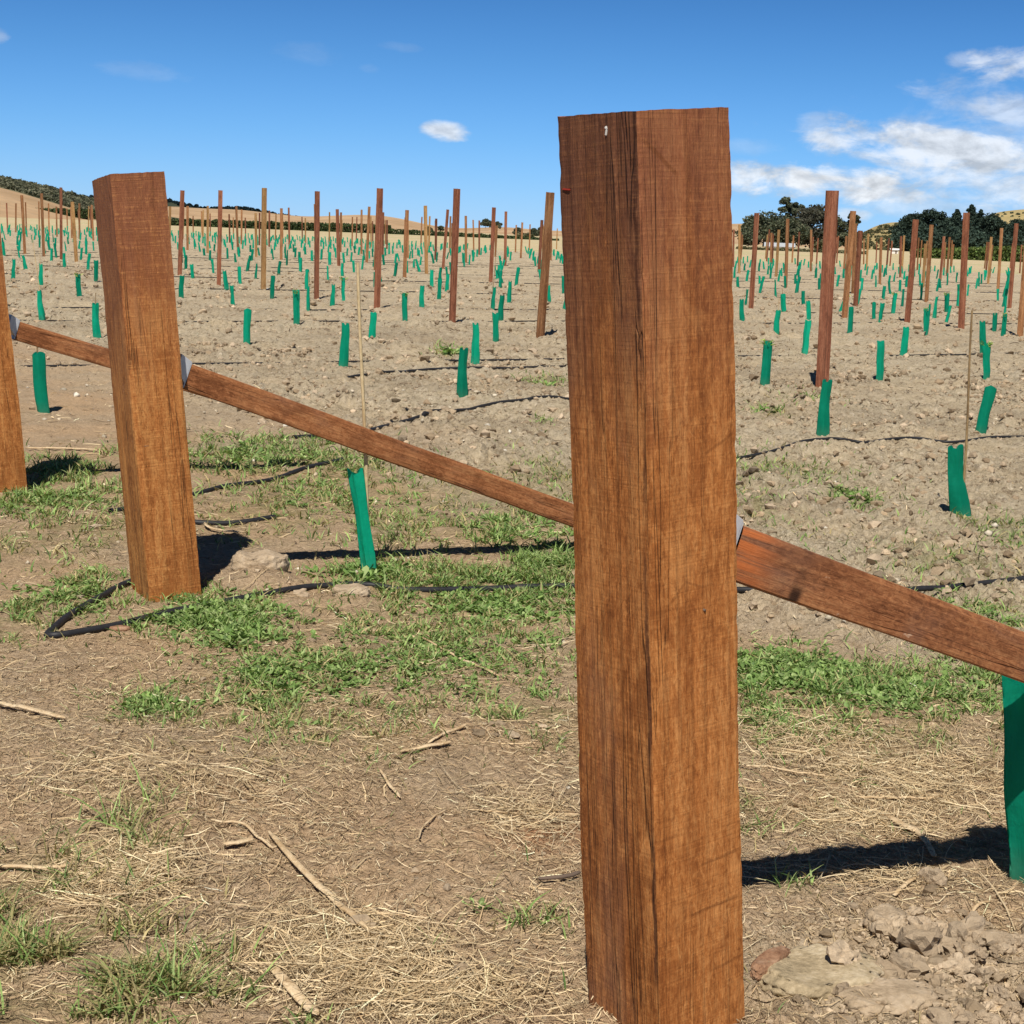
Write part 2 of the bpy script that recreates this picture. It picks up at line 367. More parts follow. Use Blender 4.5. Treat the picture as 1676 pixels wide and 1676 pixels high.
M['rock_yellow'] = rock_mat('yellow_grey_stone', (.20, .155, .09), (.45, .355, .22), (.66, .55, .38))
M['rock_pink'] = rock_mat('dusty_clod', (.27, .20, .125), (.47, .36, .24), (.60, .48, .34))
M['bark_chip'] = rock_mat('reddish_chip', (.16, .07, .035), (.34, .19, .11), (.48, .31, .2))
def hill_mat(name, st, sc, bushc=None, amt=0):
    k = NT(name); g = k.n('ShaderNodeNewGeometry').outputs['Position']
    c = k.ramp(k.noise(k.mapping(g, (sc, sc, sc * 2)), 1, 7, .62), st)
    f = k.noise(k.mapping(g, (.25, .25, .4)), 1, 4, .7); c = k.mix(k.mr(f, .3, .7), c, (1.2, 1.15, 1.1), 'MULTIPLY')
    if bushc:
        b = k.mr(k.noise(k.mapping(g, (.06, .06, .1)), 1, 6, .7), .60 - amt * .3, .66 - amt * .3); c = k.mix(b, c, bushc)
    k.color(c); k.rough(.95); k.b.inputs['Specular IOR Level'].default_value = .05; return k.m
GOLD = [(.3, (.29, .20, .115)), (.5, (.40, .28, .17)), (.7, (.47, .345, .215))]
M['hill_gold'] = hill_mat('dry_grass_hill', GOLD, .02)
M['hill_scrub'] = hill_mat('scrub_hill', [(.3, (.13, .125, .075)), (.52, (.19, .17, .10)), (.75, (.36, .27, .155))], .03, (.10, .10, .06), .5)
M['hill_green'] = hill_mat('pasture_hill', [(.3, (.27, .22, .10)), (.5, (.36, .29, .14)), (.7, (.42, .34, .18))], .03, (.08, .085, .045), .1)
M['hill_dark'] = hill_mat('forest_floor', [(.3, (.03, .04, .03)), (.7, (.06, .07, .045))], .05)

# ------------------------------------------------------------------ special spots on the ground
def wblob(px, py, rx, ry):
    x0, y0 = at(px, py); x1, _ = at(px + rx, py); _, ya = at(px, py - ry); _, yb = at(px, py + ry)
    return x0, y0, abs(x1 - x0), abs(ya - yb) / 2
GRASS = [  # px, py, rx, ry, blades, length, dryness
    (430, 748, 150, 26, 2300, .075, .25), (570, 775, 90, 30, 900, .07, .35), (470, 830, 150, 45, 1300, .06, .5), (850, 872, 90, 26, 1500, .07, .25), (640, 868, 70, 30, 700, .06, .4),
    (110, 765, 90, 22, 1500, .075, .3), (70, 815, 110, 24, 1700, .07, .25), (120, 875, 120, 40, 700, .06, .5), (320, 1010, 90, 26, 1200, .055, .15), (380, 1045, 60, 20, 500, .05, .1),
    (620, 952, 70, 16, 700, .06, .15), (790, 960, 140, 30, 2600, .06, .25), (900, 930, 50, 22, 900, .08, .1), (700, 1050, 190, 62, 2600, .05, .35), (470, 1130, 150, 60, 1300, .05, .4),
    (240, 1165, 60, 18, 500, .045, .15), (880, 1165, 70, 32, 800, .05, .35), (1290, 1095, 100, 40, 800, .06, .15), (1450, 1125, 130, 45, 1100, .06, .2), (1600, 1110, 60, 40, 900, .06, .25),
    (1290, 770, 90, 22, 700, .06, .35), (1395, 812, 40, 14, 380, .06, .1), (1240, 820, 60, 40, 500, .05, .5), (1650, 880, 60, 26, 600, .06, .3), (1540, 920, 90, 26, 500, .06, .4), (1580, 1000, 110, 30, 1000, .06, .35),
    (110, 985, 80, 34, 900, .05, .35), (30, 1010, 50, 40, 500, .05, .35), (550, 1190, 120, 50, 900, .04, .45), (900, 780, 50, 30, 360, .06, .3), (880, 800, 70, 50, 500, .05, .5), (700, 830, 150, 60, 800, .05, .6),
    (40, 1600, 130, 110, 3400, .085, .6), (30, 1450, 80, 50, 900, .08, .6), (270, 1610, 80, 60, 220, .08, .5), (200, 1360, 50, 34, 160, .12, .55), (110, 1630, 160, 70, 2000, .07, .7), (290, 1620, 30, 24, 110, .10, .3), (385, 1610, 30, 24, 80, .08, .35), (230, 1390, 40, 24, 90, .08, .55),
    (1300, 1440, 24, 14, 60, .07, .2), (870, 1520, 40, 22, 120, .06, .3), (1230, 1330, 26, 30, 100, .05, .5), (1380, 1250, 24, 14, 90, .05, .35), (480, 1668, 30, 12, 60, .06, .2), (1470, 1588, 18, 10, 40, .04, .2), (1255, 670, 26, 9, 160, .06, .2), (1320, 655, 40, 7, 220, .06, .45),
    (895, 622, 36, 7, 200, .08, .3), (735, 575, 24, 8, 170, .1, .45), (890, 690, 12, 5, 60, .06, .2), (1430, 1190, 120, 24, 500, .05, .4), (1240, 1180, 40, 30, 260, .05, .4)]
GW = [(*wblob(a, b, c, d), n, L, dry) for a, b, c, d, n, L, dry in GRASS]
MOUNDS += [(*at(425, 960), .12, .16, .06), (*at(575, 985), .09, .12, .03), (*at(150, 960), .18, .22, .035), (*at(800, 1205), .12, .1, .02)]
# hollow and lips that the long tool-marked shadowed pits make on the right
for px, py, s, hh in ((1645, 1600, .030, -.12), (1655, 1615, .03, -.10), (1560, 1480, .05, .03), (1430, 1565, .06, -.025), (1600, 1500, .04, -.03), (1520, 1580, .05, .03), (1240, 1645, .028, -.11)):
    x, y = at(px, py); MOUNDS.append((x, y, s, s, hh))

# ------------------------------------------------------------------ ground sheet
def build_ground():
    rr = [.03]; r = .03
    while r < 9000:
        if r < 2.1: s = .12
        elif r < 200: s = max(.0085, .00040 * r * r)
        else: s = .09 * r
        s = min(s, .09 * r) if r > 200 else s
        r += s; rr.append(r)
    rr = np.array(rr)
    fine = np.arange(-23, 23.001, .058); coarse = np.arange(23 + 3.2, 337 - 1.6, 3.2)
    ang = np.radians(np.concatenate([fine, coarse])); na = len(ang)
    A, B = np.meshgrid(ang, rr)
    X, Y = B * np.sin(A), B * np.cos(A)
    Z = np.zeros_like(X)
    m = (B < 160)
    Z[m] = hgt(X[m], Y[m])
    # coarse sectors stay smooth
    w = field_w(X, Y)
    edge = far_edge(X, Y) + 3 * perlin(X / 25, Y / 25, 31)
    gold = sstep(-2, 3, B - edge)
    green = np.zeros_like(X)
    for x0, y0, rx, ry, n, L, dry in GW:
        green = np.maximum(green, np.exp(-(((X - x0) / rx) ** 2 + ((Y - y0) / ry) ** 2)) * (.85 - .6 * dry))
    x0, y0, rx, ry = wblob(900, 1355, 75, 45)
    red = np.exp(-(((X - x0) / rx) ** 2 + ((Y - y0) / ry) ** 2)) * .8
    x1, y1, rx1, ry1 = wblob(640, 1340, 90, 35); red = np.maximum(red, .18 * np.exp(-(((X - x1) / rx1) ** 2 + ((Y - y1) / ry1) ** 2)))
    V = np.stack([X, Y, Z], -1).reshape(-1, 3)
    zone = np.stack([w, gold, green], -1).reshape(-1, 3)
    z2 = np.stack([red] * 3, -1).reshape(-1, 3)
    F = grid_faces(na, len(rr), True)[:, ::-1]
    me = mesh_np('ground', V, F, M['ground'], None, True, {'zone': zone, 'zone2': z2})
    tag(link('ground', me), kind='structure')
build_ground()

# ------------------------------------------------------------------ scattered litter
def pal(n, cols, jit=.2):
    cols = np.array(cols); i = R.integers(0, len(cols), n); t = R.random((n, 1))
    c = cols[i] * (1 - t) + cols[R.integers(0, len(cols), n)] * t
    return np.clip(c * (1 + jit * R.standard_normal((n, 1))), .004, .9)
def in_view(n, y0, y1, pad=.05, power=2.0):
    """n points spread evenly over the strip of ground between two distances."""
    y = np.sqrt(R.random(n) * (y1 ** 2 - y0 ** 2) + y0 ** 2); x = (R.random(n) * 2 - 1) * (.33 + pad) * y
    return x, y
def straw_pieces(x, y, L, wid, lift=.006, curl=.3):
    N, S = len(x), 4
    a = R.random(N) * 2 * np.pi
    t = np.linspace(-.5, .5, S)[None, :]
    bend = curl * R.standard_normal((N, 1)) * L[:, None]
    lx = L[:, None] * t; ly = bend * (t ** 2 - .1)
    ca, sa = np.cos(a)[:, None], np.sin(a)[:, None]
    X, Y = x[:, None] + ca * lx - sa * ly, y[:, None] + sa * lx + ca * ly
    tilt = .10 * R.standard_normal((N, 1)) * L[:, None]
    Zg = hgt(X.ravel(), Y.ravel()).reshape(N, S)
    Zm = .35 * Zg + .65 * np.maximum(Zg.mean(1, keepdims=True), Zg)
    P = np.stack([X, Y, Zm + tilt * t + lift * R.random((N, 1)) + .002], -1)
    Wd = np.stack([-np.sin(a), np.cos(a), .6 * R.standard_normal(N)], -1); Wd /= np.linalg.norm(Wd, axis=1)[:, None]
    wd = wid[:, None] * np.array([.55, 1, .95, .5])[None, :]
    return ribbons(P, Wd, wd)
STRAW = [(.64, .50, .30), (.52, .39, .23), (.41, .295, .17), (.75, .62, .41), (.20, .135, .078)]
Vs, Fs, Ts, off = [], [], [], 0
def add_batch(V, F, T):
    global off
    Vs.append(V); Fs.append(F + off); Ts.append(T); off += len(V)
def flush(name, mat, kind='stuff', smooth=False):
    global Vs, Fs, Ts, off
    o = link(name, mesh_np(name, np.concatenate(Vs), np.concatenate(Fs), mat, np.concatenate(Ts), smooth)); tag(o, kind=kind)
    Vs, Fs, Ts, off = [], [], [], 0; return o
for n, y0, y1, l0, l1, w0, w1 in ((46000, 2.3, 5.2, .006, .030, .0011, .0024), (34000, 2.3, 4.6, .012, .055, .0009, .0022), (3600, 2.3, 5.0, .05, .16, .0012, .0028), (9000, 4.4, 8.0, .02, .09, .002, .004), (300, 2.4, 6.0, .12, .34, .002, .004), (5000, 7, 16, .03, .13, .004, .008)):
    x, y = in_view(n, y0, y1)
    keep = R.random(n) > field_w(x, y) * .9
    sm = n == 46000
    if not sm: keep &= R.random(n) < .25 + 1.1 * sstep(-.35, .25, perlin(x / .35, y / .35, 21) + .4 * perlin(x / 1.2, y / 1.2, 22))
    x, y = x[keep], y[keep]; n = len(x)
    L = l0 + (l1 - l0) * R.random(n) ** 2; W = w0 + (w1 - w0) * R.random(n)
    V, F = straw_pieces(x, y, L, W)
    add_batch(V, F, np.repeat(pal(n, STRAW[1:] + [(.30, .20, .12), (.36, .25, .15)] if sm else STRAW, .25), 8, 0))
n = 9000; x, y = in_view(n, 4.2, 24); k_ = (R.random(n) < .25 + .75 * field_w(x, y)) & (R.random(n) < sstep(-.2, .3, perlin(x / .6, y / .6, 25))); x, y = x[k_], y[k_]; n = len(x)
V, F = straw_pieces(x, y, (.015 + .07 * R.random(n) ** 2) * (y / 7) ** .5, (.003 + .005 * R.random(n)) * (y / 8) ** .6, .012)
add_batch(V, F, np.repeat(pal(n, [(.09, .06, .035), (.15, .10, .06), (.22, .16, .10)]), 8, 0))
# thicker mats of straw
for px, py, rx, ry, n in ((1500, 1260, 150, 55, 2600), (560, 1560, 160, 60, 2200), (200, 1440, 90, 45, 2200), (880, 1330, 80, 40, 500), (1400, 1330, 150, 30, 900), (700, 1640, 170, 40, 1500), (1330, 1210, 110, 40, 900), (250, 1290, 170, 40, 900), (1430, 1425, 120, 30, 500)):
    x0, y0, rx, ry = wblob(px, py, rx, ry)
    x, y = x0 + .6 * rx * R.standard_normal(n), y0 + .6 * ry * R.standard_normal(n)
    V, F = straw_pieces(x, y, .02 + .14 * R.random(n) ** 2.2, .0012 + .0014 * R.random(n), .018)
    add_batch(V, F, np.repeat(pal(n, STRAW[:4]), 8, 0))
tag(flush('straw_litter', M['straw']), 'thin dry straw strewn over the trampled brown headland', 'straw')

# grass ---------------------------------------------------------------
def blades(x, y, L, w, lean=.5):
    N, S = len(x), 4
    t = np.linspace(0, 1, S)[None, :]
    a = R.random(N) * 2 * np.pi; b = (lean * (.3 + 1.2 * R.random(N)))[:, None]
    z0 = hgt(x, y)[:, None] - .003
    hx = (np.cos(a)[:, None]) * L[:, None] * (b * t ** 1.6); hy = (np.sin(a)[:, None]) * L[:, None] * (b * t ** 1.6)
    P = np.stack([x[:, None] + hx, y[:, None] + hy, z0 + L[:, None] * t * (1 - .28 * b * t)], -1)
    wa = a + np.pi / 2 + .5 * R.standard_normal(N)
    Wd = np.stack([np.cos(wa), np.sin(wa), .2 * R.standard_normal(N)], -1)
    return ribbons(P, Wd, w[:, None] * np.array([.8, 1, .7, .08])[None, :])
GREEN = [(.20, .31, .085), (.29, .41, .125), (.12, .215, .055), (.39, .48, .20)]
DRY = [(.48, .39, .20), (.38, .31, .15), (.29, .27, .11)]
py_ok = lambda yy: yy > 3.6
for x0, y0, rx, ry, n, L, dry in GW:
    n = int(n * 2.0) if py_ok(y0) else n
    x, y = x0 + .75 * rx * R.standard_normal(n), y0 + .75 * ry * R.standard_normal(n)
    ok = R.random(n) < sstep(-.10, .26, perlin(x / .12, y / .12, 51) + .6 * perlin(x / .33, y / .33, 52)) ; x, y = x[ok], y[ok]; n = len(x)
    if n < 3: continue
    d = max(1.0, y0 / 3.5)
    V, F = blades(x, y, L * (.3 + .75 * R.random(n)), (.0026 + .0026 * R.random(n)) * d ** .7, 1.0)
    isd = (R.random((n, 1)) < dry)
    add_batch(V, F, np.repeat(np.where(isd, pal(n, DRY), pal(n, GREEN)), 8, 0))
n = 2600; x, y = in_view(n, 2.4, 7); k = R.random(n) < .9 * sstep(0, .4, perlin(x / .5, y / .5, 61)); x, y = x[k], y[k]; n = len(x)
V, F = blades(x, y, .015 + .04 * R.random(n), .0016 + .002 * R.random(n), .9); add_batch(V, F, np.repeat(np.where(R.random((n, 1)) < .5, pal(n, DRY), pal(n, GREEN)), 8, 0))
tag(flush('grass', M['grass']), 'short patchy green grass growing around the thick posts', 'grass')

# broad-leaf weeds: one cover mesh, and the clumps that stand apart are plants of their own
def weed_geo(x, y, z, n, size, rise=.6):
    """n rounded leaves around a centre."""
    a = R.random(n) * 2 * np.pi; r = size * (.25 + .75 * np.sqrt(R.random(n))); ls = size * (.30 + .3 * R.random(n))
    cz = z + size * rise * (.2 + .8 * R.random(n)) * (1 - .5 * r / size)
    c = np.stack([x + r * np.cos(a), y + r * np.sin(a), cz], -1)
    d = np.stack([np.cos(a), np.sin(a), .25 + .5 * R.standard_normal(n)], -1); d /= np.linalg.norm(d, axis=1)[:, None]
    s = np.cross(d, [0, 0, 1.0]) + .25 * R.standard_normal((n, 3)); s /= np.linalg.norm(s, axis=1)[:, None]
    nn = np.cross(d, s)
    prof = np.array([(0, 0, 0), (.35, .42, .10), (.75, .34, .08), (1.0, .0, -.05), (.75, -.34, .08), (.35, -.42, .10)])
    V = c[:, None] + ls[:, None, None] * (prof[None, :, :1] * d[:, None] + prof[None, :, 1:2] * s[:, None] + prof[None, :, 2:] * nn[:, None])
    b = np.arange(n)[:, None] * 7; ctr = np.array([x, y, z - .004])
    pet = (ctr + V[:, 0]) * .5 + .03 * size
    V = np.concatenate([V, pet[:, None]], 1)
    F = np.concatenate([b + np.array([[0, 1, 2, 3]]), b + np.array([[0, 3, 4, 5]])])
    F = np.concatenate([F, np.stack([np.full(n, n * 7), b[:, 0] + 6, b[:, 0], b[:, 0] + 1], 1)])
    T = np.repeat(pal(n, GREEN + [(.13, .22, .05)]), 7, 0)
    return np.concatenate([V.reshape(-1, 3), ctr[None]]), F, np.concatenate([T, T[:1]])
def weed_cover(blobs):
    for px, py, rx, ry, n, size in blobs:
        x0, y0, rx, ry = wblob(px, py, rx, ry)
        for _ in range(int(n * 8)):
            x, y = x0 + .6 * rx * R.standard_normal(), y0 + .6 * ry * R.standard_normal()
            s = size * (.45 + .75 * R.random()); add_batch(*weed_geo(x, y, H1(x, y), int(6 + 7 * R.random()), s))
weed_cover([(350, 1015, 75, 24, 44, .035), (395, 1050, 40, 16, 8, .04), (1290, 1090, 85, 30, 60, .035), (1450, 1125, 120, 34, 60, .03), (620, 945, 60, 12, 8, .045), (720, 1070, 180, 60, 44, .030), (500, 1110, 150, 50, 34, .030), (800, 975, 130, 30, 26, .035), (560, 800, 100, 40, 14, .035), (840, 870, 80, 26, 14, .04), (1600, 1090, 70, 40, 16, .03), (1260, 1170, 50, 30, 10, .026),
            (820, 990, 90, 22, 10, .04), (110, 985, 80, 30, 10, .035), (430, 750, 130, 20, 14, .05), (250, 1160, 50, 14, 9, .03), (430, 1110, 40, 18, 7, .03), (1390, 810, 30, 10, 5, .045), (90, 815, 90, 18, 10, .045), (900, 925, 30, 20, 5, .04), (1560, 1000, 80, 26, 9, .035)])
tag(flush('weeds', M['leaf']), 'low leafy weeds mixed through the grass patches', 'weeds')
def weed(name_label, px, py, n, size, rise=.7):
    x, y = at(px, py); z = H1(x, y)
    V, F, T = weed_geo(0, 0, 0, n, size, rise)
    o = link('weed', mesh_np('weed', V, F, M['leaf'], T), loc=(x, y, z)); tag(o, name_label, 'weed', 'small weeds standing apart')
weed('small bright green seedling alone on brown straw left of the tallest post', 778, 1492, 12, .028)
weed('leafy weed clump at the left foot of the pale earth lump by the second post', 385, 1050, 26, .06, .5)
weed('thistle-like weed in front of the green guard under the brace', 590, 958, 18, .06, 1.0)
weed('rounded two-leaf weed near the black hose left of the tallest post', 800, 1003, 10, .05, .5)
weed('leafy weed on bare soil far behind the sloping brace', 738, 578, 40, .14, .9)
weed('dark weed clump on the field just left of the tallest post', 893, 628, 26, .09, .6)
weed('green weed between the right-hand brace and bare soil', 1395, 818, 30, .08, .5)
weed('weed beside the leaning green guard under the red-brown field post', 1258, 672, 26, .09, .5)

# clods and pebbles ----------------------------------------------------
def ico(sub):
    bm = bmesh.new(); bmesh.ops.create_icosphere(bm, subdivisions=sub, radius=1)
    V = np.array([v.co[:] for v in bm.verts]); F = np.array([[v.index for v in f.verts] for f in bm.faces]); bm.free(); return V, F
I1, I2, I3 = ico(1), ico(2), ico(5)
def lumps(x, y, s, base, flat=.75, sink=.35, tint=None, rough=.20):
    bV, bF = base; N = len(x); nv = len(bV)
    var = np.stack([bV * (1 + rough * R.standard_normal((nv, 1)) + .22 * np.sin(bV @ R.standard_normal((3, 3)) * 2.2).sum(1, keepdims=True)) for _ in range(14)])
    v = var[R.integers(0, 14, N)]
    a = R.random(N) * 2 * np.pi; ca, sa = np.cos(a)[:, None], np.sin(a)[:, None]
    st = .75 + .6 * R.random((N, 1))
    vx, vy = v[..., 0] * st, v[..., 1]
    X = x[:, None] + s[:, None] * (ca * vx - sa * vy); Y = y[:, None] + s[:, None] * (sa * vx + ca * vy)
    Z = hgt(x, y)[:, None] + s[:, None] * (v[..., 2] * flat + flat * (1 - 2 * sink))
    V = np.stack([X, Y, Z], -1).reshape(-1, 3); F = (bF[None] + (np.arange(N) * nv)[:, None, None]).reshape(-1, 3)
    add_batch(V, F, np.repeat(tint, nv, 0))
SOILC = [(.36, .275, .18), (.42, .33, .225), (.30, .225, .145), (.47, .375, .265)]
def clods(n, y0, y1, s0, s1, base, wt, pw=2.5):
    x, y = in_view(n, y0, y1); w = field_w(x, y)
    cl = sstep(-.1, .35, perlin(x / 1.1, y / 1.1, 77))
    ok = R.random(n) < ((w if wt > 0 else 1 - w) * abs(wt) + .02) * (.15 + .85 * cl); x, y = x[ok], y[ok]; n = len(x)
    lumps(x, y, s0 + (s1 - s0) * R.random(n) ** pw, base, tint=pal(n, SOILC))
clods(3600, 2.4, 6, .003, .010, I1, -.5); clods(9000, 2.4, 8, .003, .022, I2, 1, 7); clods(34000, 6, 18, .005, .036, I1, 1, 7); clods(22000, 15, 45, .012, .06, I1, .8, 6)
x0, y0, rx, ry = wblob(1500, 1590, 190, 110); n = 5200
lumps(x0 + .55 * rx * R.standard_normal(n), y0 + .55 * ry * R.standard_normal(n), .0015 + .0065 * R.random(n) ** 3, I1, tint=pal(n, [(.42, .33, .22), (.52, .415, .29)]))
n = 110; I4 = ico(3)
lumps(x0 + .12 + .5 * rx * R.standard_normal(n), y0 + .45 * ry * R.standard_normal(n), .006 + .020 * R.random(n) ** 2.5, I4, tint=pal(n, [(.44, .345, .235), (.52, .415, .29)], .1), sink=.3, rough=.11)
n = 44
lumps(x0 + .08 + .5 * rx * R.standard_normal(n), y0 + .45 * ry * R.standard_normal(n), .012 + .026 * R.random(n) ** 1.5, I4, tint=pal(n, [(.36, .28, .19), (.45, .355, .245)], .1), flat=.9, sink=.02, rough=.13)
n = 500
lumps(x0 + .5 * rx * R.standard_normal(n), y0 + .5 * ry * R.standard_normal(n), .002 + .017 * R.random(n) ** 6, I2, tint=pal(n, SOILC))
x0, y0, rx, ry = wblob(820, 1195, 70, 26); n = 40
lumps(x0 + .5 * rx * R.standard_normal(n), y0 + .5 * ry * R.standard_normal(n), .004 + .016 * R.random(n) ** 3, I2, tint=pal(n, SOILC))
tag(flush('soil_clods', M['clod']), 'dry tan clods of earth lying over the tilled field', 'clods')
n = 260; x, y = in_view(n, 2.4, 14); lumps(x, y, (.003 + .009 * R.random(n) ** 2) * (y / 4) ** .7, I1, tint=pal(n, [(.62, .55, .42), (.7, .65, .54), (.5, .42, .3)]))
tag(flush('pebbles', M['clod'], smooth=True), 'small pale pebbles and chips scattered on the soil', 'pebbles')

def rock(name, label, cat, px, py, sx, sy, sz, mat, rot=0, sink=.3, seed=0, base=I3, amp=.16, group=None):
    x, y = at(px, py); bV, bF = base
    r = np.random.default_rng(seed)
    V = bV.copy(); d = np.zeros(len(V))
    for f_, a_ in ((1.3, amp), (2.8, amp * .6), (6, amp * .5), (13, amp * .4), (29, amp * .3)):
        w = r.standard_normal((3, 3)) * f_; d += a_ * np.abs(np.sin(V @ w + r.random(3) * 6)).mean(1) * 2 - a_
    V = V * (1 + d)[:, None]; V[:, 2] = np.clip(V[:, 2], -1, .62 + .1 * np.sin(V[:, 0] * 5)); V *= np.array([sx, sy, sz])
    c, s = math.cos(rot), math.sin(rot); V = np.stack([c * V[:, 0] - s * V[:, 1], s * V[:, 0] + c * V[:, 1], V[:, 2]], -1)
    o = link(name, mesh_np(name, V, bF, mat, smooth=True), loc=(x, y, H1(x, y) + sz * (.62 - sink * 1.6))); tag(o, label, cat, group)
rock('rock', 'yellowish grey stone half buried at the right foot of the tallest post', 'rock', 1350, 1598, .125, .088, .045, M['rock_yellow'], .25, .3, 3)
rock('rock', 'pinkish earth lump like a stone just right of the second thick post', 'rock', 425, 948, .095, .07, .075, M['rock_pink'], .2, .3, 5)
rock('rock', 'flat dusty stone buried in cloddy soil at the bottom edge', 'rock', 1450, 1640, .09, .05, .03, M['rock_pink'], .4, .3, 9)
rock('bark_chip', 'reddish chip of bark lying beside the yellowish stone', 'bark chip', 1258, 1588, .062, .019, .024, M['bark_chip'], .95, .0, 11)
rock('bark_chip', 'small orange-red chip next to the hose loop', 'bark chip', 195, 1033, .035, .018, .012, M['bark_chip'], .1, .1, 12, I2)
rock('soil_clod', 'single dark-shadowed clod of earth above the yellowish stone', 'clod', 1450, 1508, .042, .034, .034, M['rock_pink'], .3, .15, 14)
rock('soil_clod', 'round clod lying in the loose soil right of the flat stone', 'clod', 1560, 1555, .034, .03, .024, M['rock_pink'], .3, .2, 15)
rock('soil_clod', 'clod of earth on the grass between the green guard and the hose', 'clod', 575, 980, .065, .05, .035, M['rock_pink'], .0, .35, 18)

def stick(label, pts, wid, flat=.5, name='stick', cat='dry stalk', lift=.008, mat='stick'):
    P = []
    for px, py in pts:
        x, y = at(px, py); P.append((x, y, 0))
    P = spline(P, 14); P[:, 2] = hgt(P[:, 0], P[:, 1]); P[:, 2] = np.linspace(P[0, 2], P[-1, 2], 14) * .6 + P[:, 2] * .4 + lift + wid * .3
    w = wid * .42 * np.interp(np.linspace(0, 1, 14), [0, .08, .5, .92, 1], [.35, .8, 1, .85, .25]) * (1 + .05 * R.standard_normal(14))
    V, F = tube_np(P, w, 8); V = V.reshape(14, 8, 3); cz = V[..., 2].mean(1, keepdims=True); V[..., 2] = cz + (V[..., 2] - cz) * flat
    org = V.reshape(-1, 3).mean(0)
    o = link(name, mesh_np(name, V.reshape(-1, 3) - org, F, M[mat], smooth=True), loc=org); tag(o, label, cat, 'dry stalks lying on the headland')
stick('long flat split stalk slanting across the brown ground left of the tallest post', [(440, 1375), (500, 1440), (560, 1495), (603, 1532)], .022, .4)
stick('thin crooked stalk leading into the long split stalk', [(345, 1357), (395, 1360), (420, 1380), (448, 1400)], .010, .8)
stick('broad pale chip of stalk at the bottom edge of the ground', [(443, 1598), (475, 1630), (520, 1672)], .030, .3)
stick('pale straight stalk lying on grass behind the brown patch', [(690, 1048), (755, 1085), (818, 1113)], .013, .7)
stick('pale stalk pointing away near the left of the tallest post', [(655, 1240), (700, 1234), (738, 1228)], .020, .5)
stick('thin stalk laid across the pale pointing stalk', [(700, 1228), (735, 1212), (762, 1203)], .014, .6)
stick('short white-tipped stalk alone on brown soil', [(622, 1272), (636, 1292), (655, 1312)], .011, .6)
stick('long level straw stalk at the left of the brown patch', [(115, 1287), (230, 1285), (330, 1284), (425, 1286)], .007, .8)
stick('short forked piece under the long level straw', [(165, 1282), (200, 1296), (222, 1303)], .009, .8)
stick('cream split stalk poking in from the left edge above the grass', [(-10, 1428), (50, 1434), (112, 1434)], .018, .45)
stick('pale flat stalk at the left edge beyond the brown patch', [(-10, 1156), (50, 1172), (108, 1190)], .028, .35)
stick('dull wide flake of stalk below the crooked stalk', [(365, 1396), (390, 1392), (415, 1386)], .022, .4)
stick('curved root-like twig on the brown soil', [(685, 1385), (692, 1362), (715, 1340), (730, 1328)], .007, .9)
stick('long pale straw pointing at the tallest post', [(765, 1326), (850, 1330), (950, 1328)], .007, .8)
stick('dark twig hidden in the straw beside the tallest post', [(880, 1450), (915, 1447), (950, 1437)], .014, .8, mat='bark')
stick('straight bleached stalk in front of the right-hand shadow', [(1462, 1468), (1480, 1452), (1502, 1437)], .014, .6)
stick('flat split stalk crossing the shadow of the brace', [(1455, 1325), (1490, 1348), (1500, 1354)], .030, .4)
stick('darker stalk lying within the shadow of the brace', [(1495, 1345), (1515, 1375), (1530, 1402)], .020, .5)
stick('thin stalk on soil right of the single clod', [(1575, 1515), (1595, 1490), (1620, 1478)], .010, .7)
stick('long straw stalk above the right-hand shadow', [(1400, 1298), (1470, 1296), (1535, 1293)], .013, .6)
stick('straw stalk along the foot of the right-hand grass', [(1215, 1253), (1290, 1255), (1355, 1260)], .010, .7)
stick('pale stalk among straw below the right-hand brace', [(1215, 1152), (1330, 1172), (1445, 1180)], .009, .7)
stick('thin bleached straw behind the second thick post', [(40, 733), (100, 735), (160, 738)], .03, .4)
stick('pale straw just right of the second thick post', [(335, 868), (350, 876), (405, 880)], .022, .4)

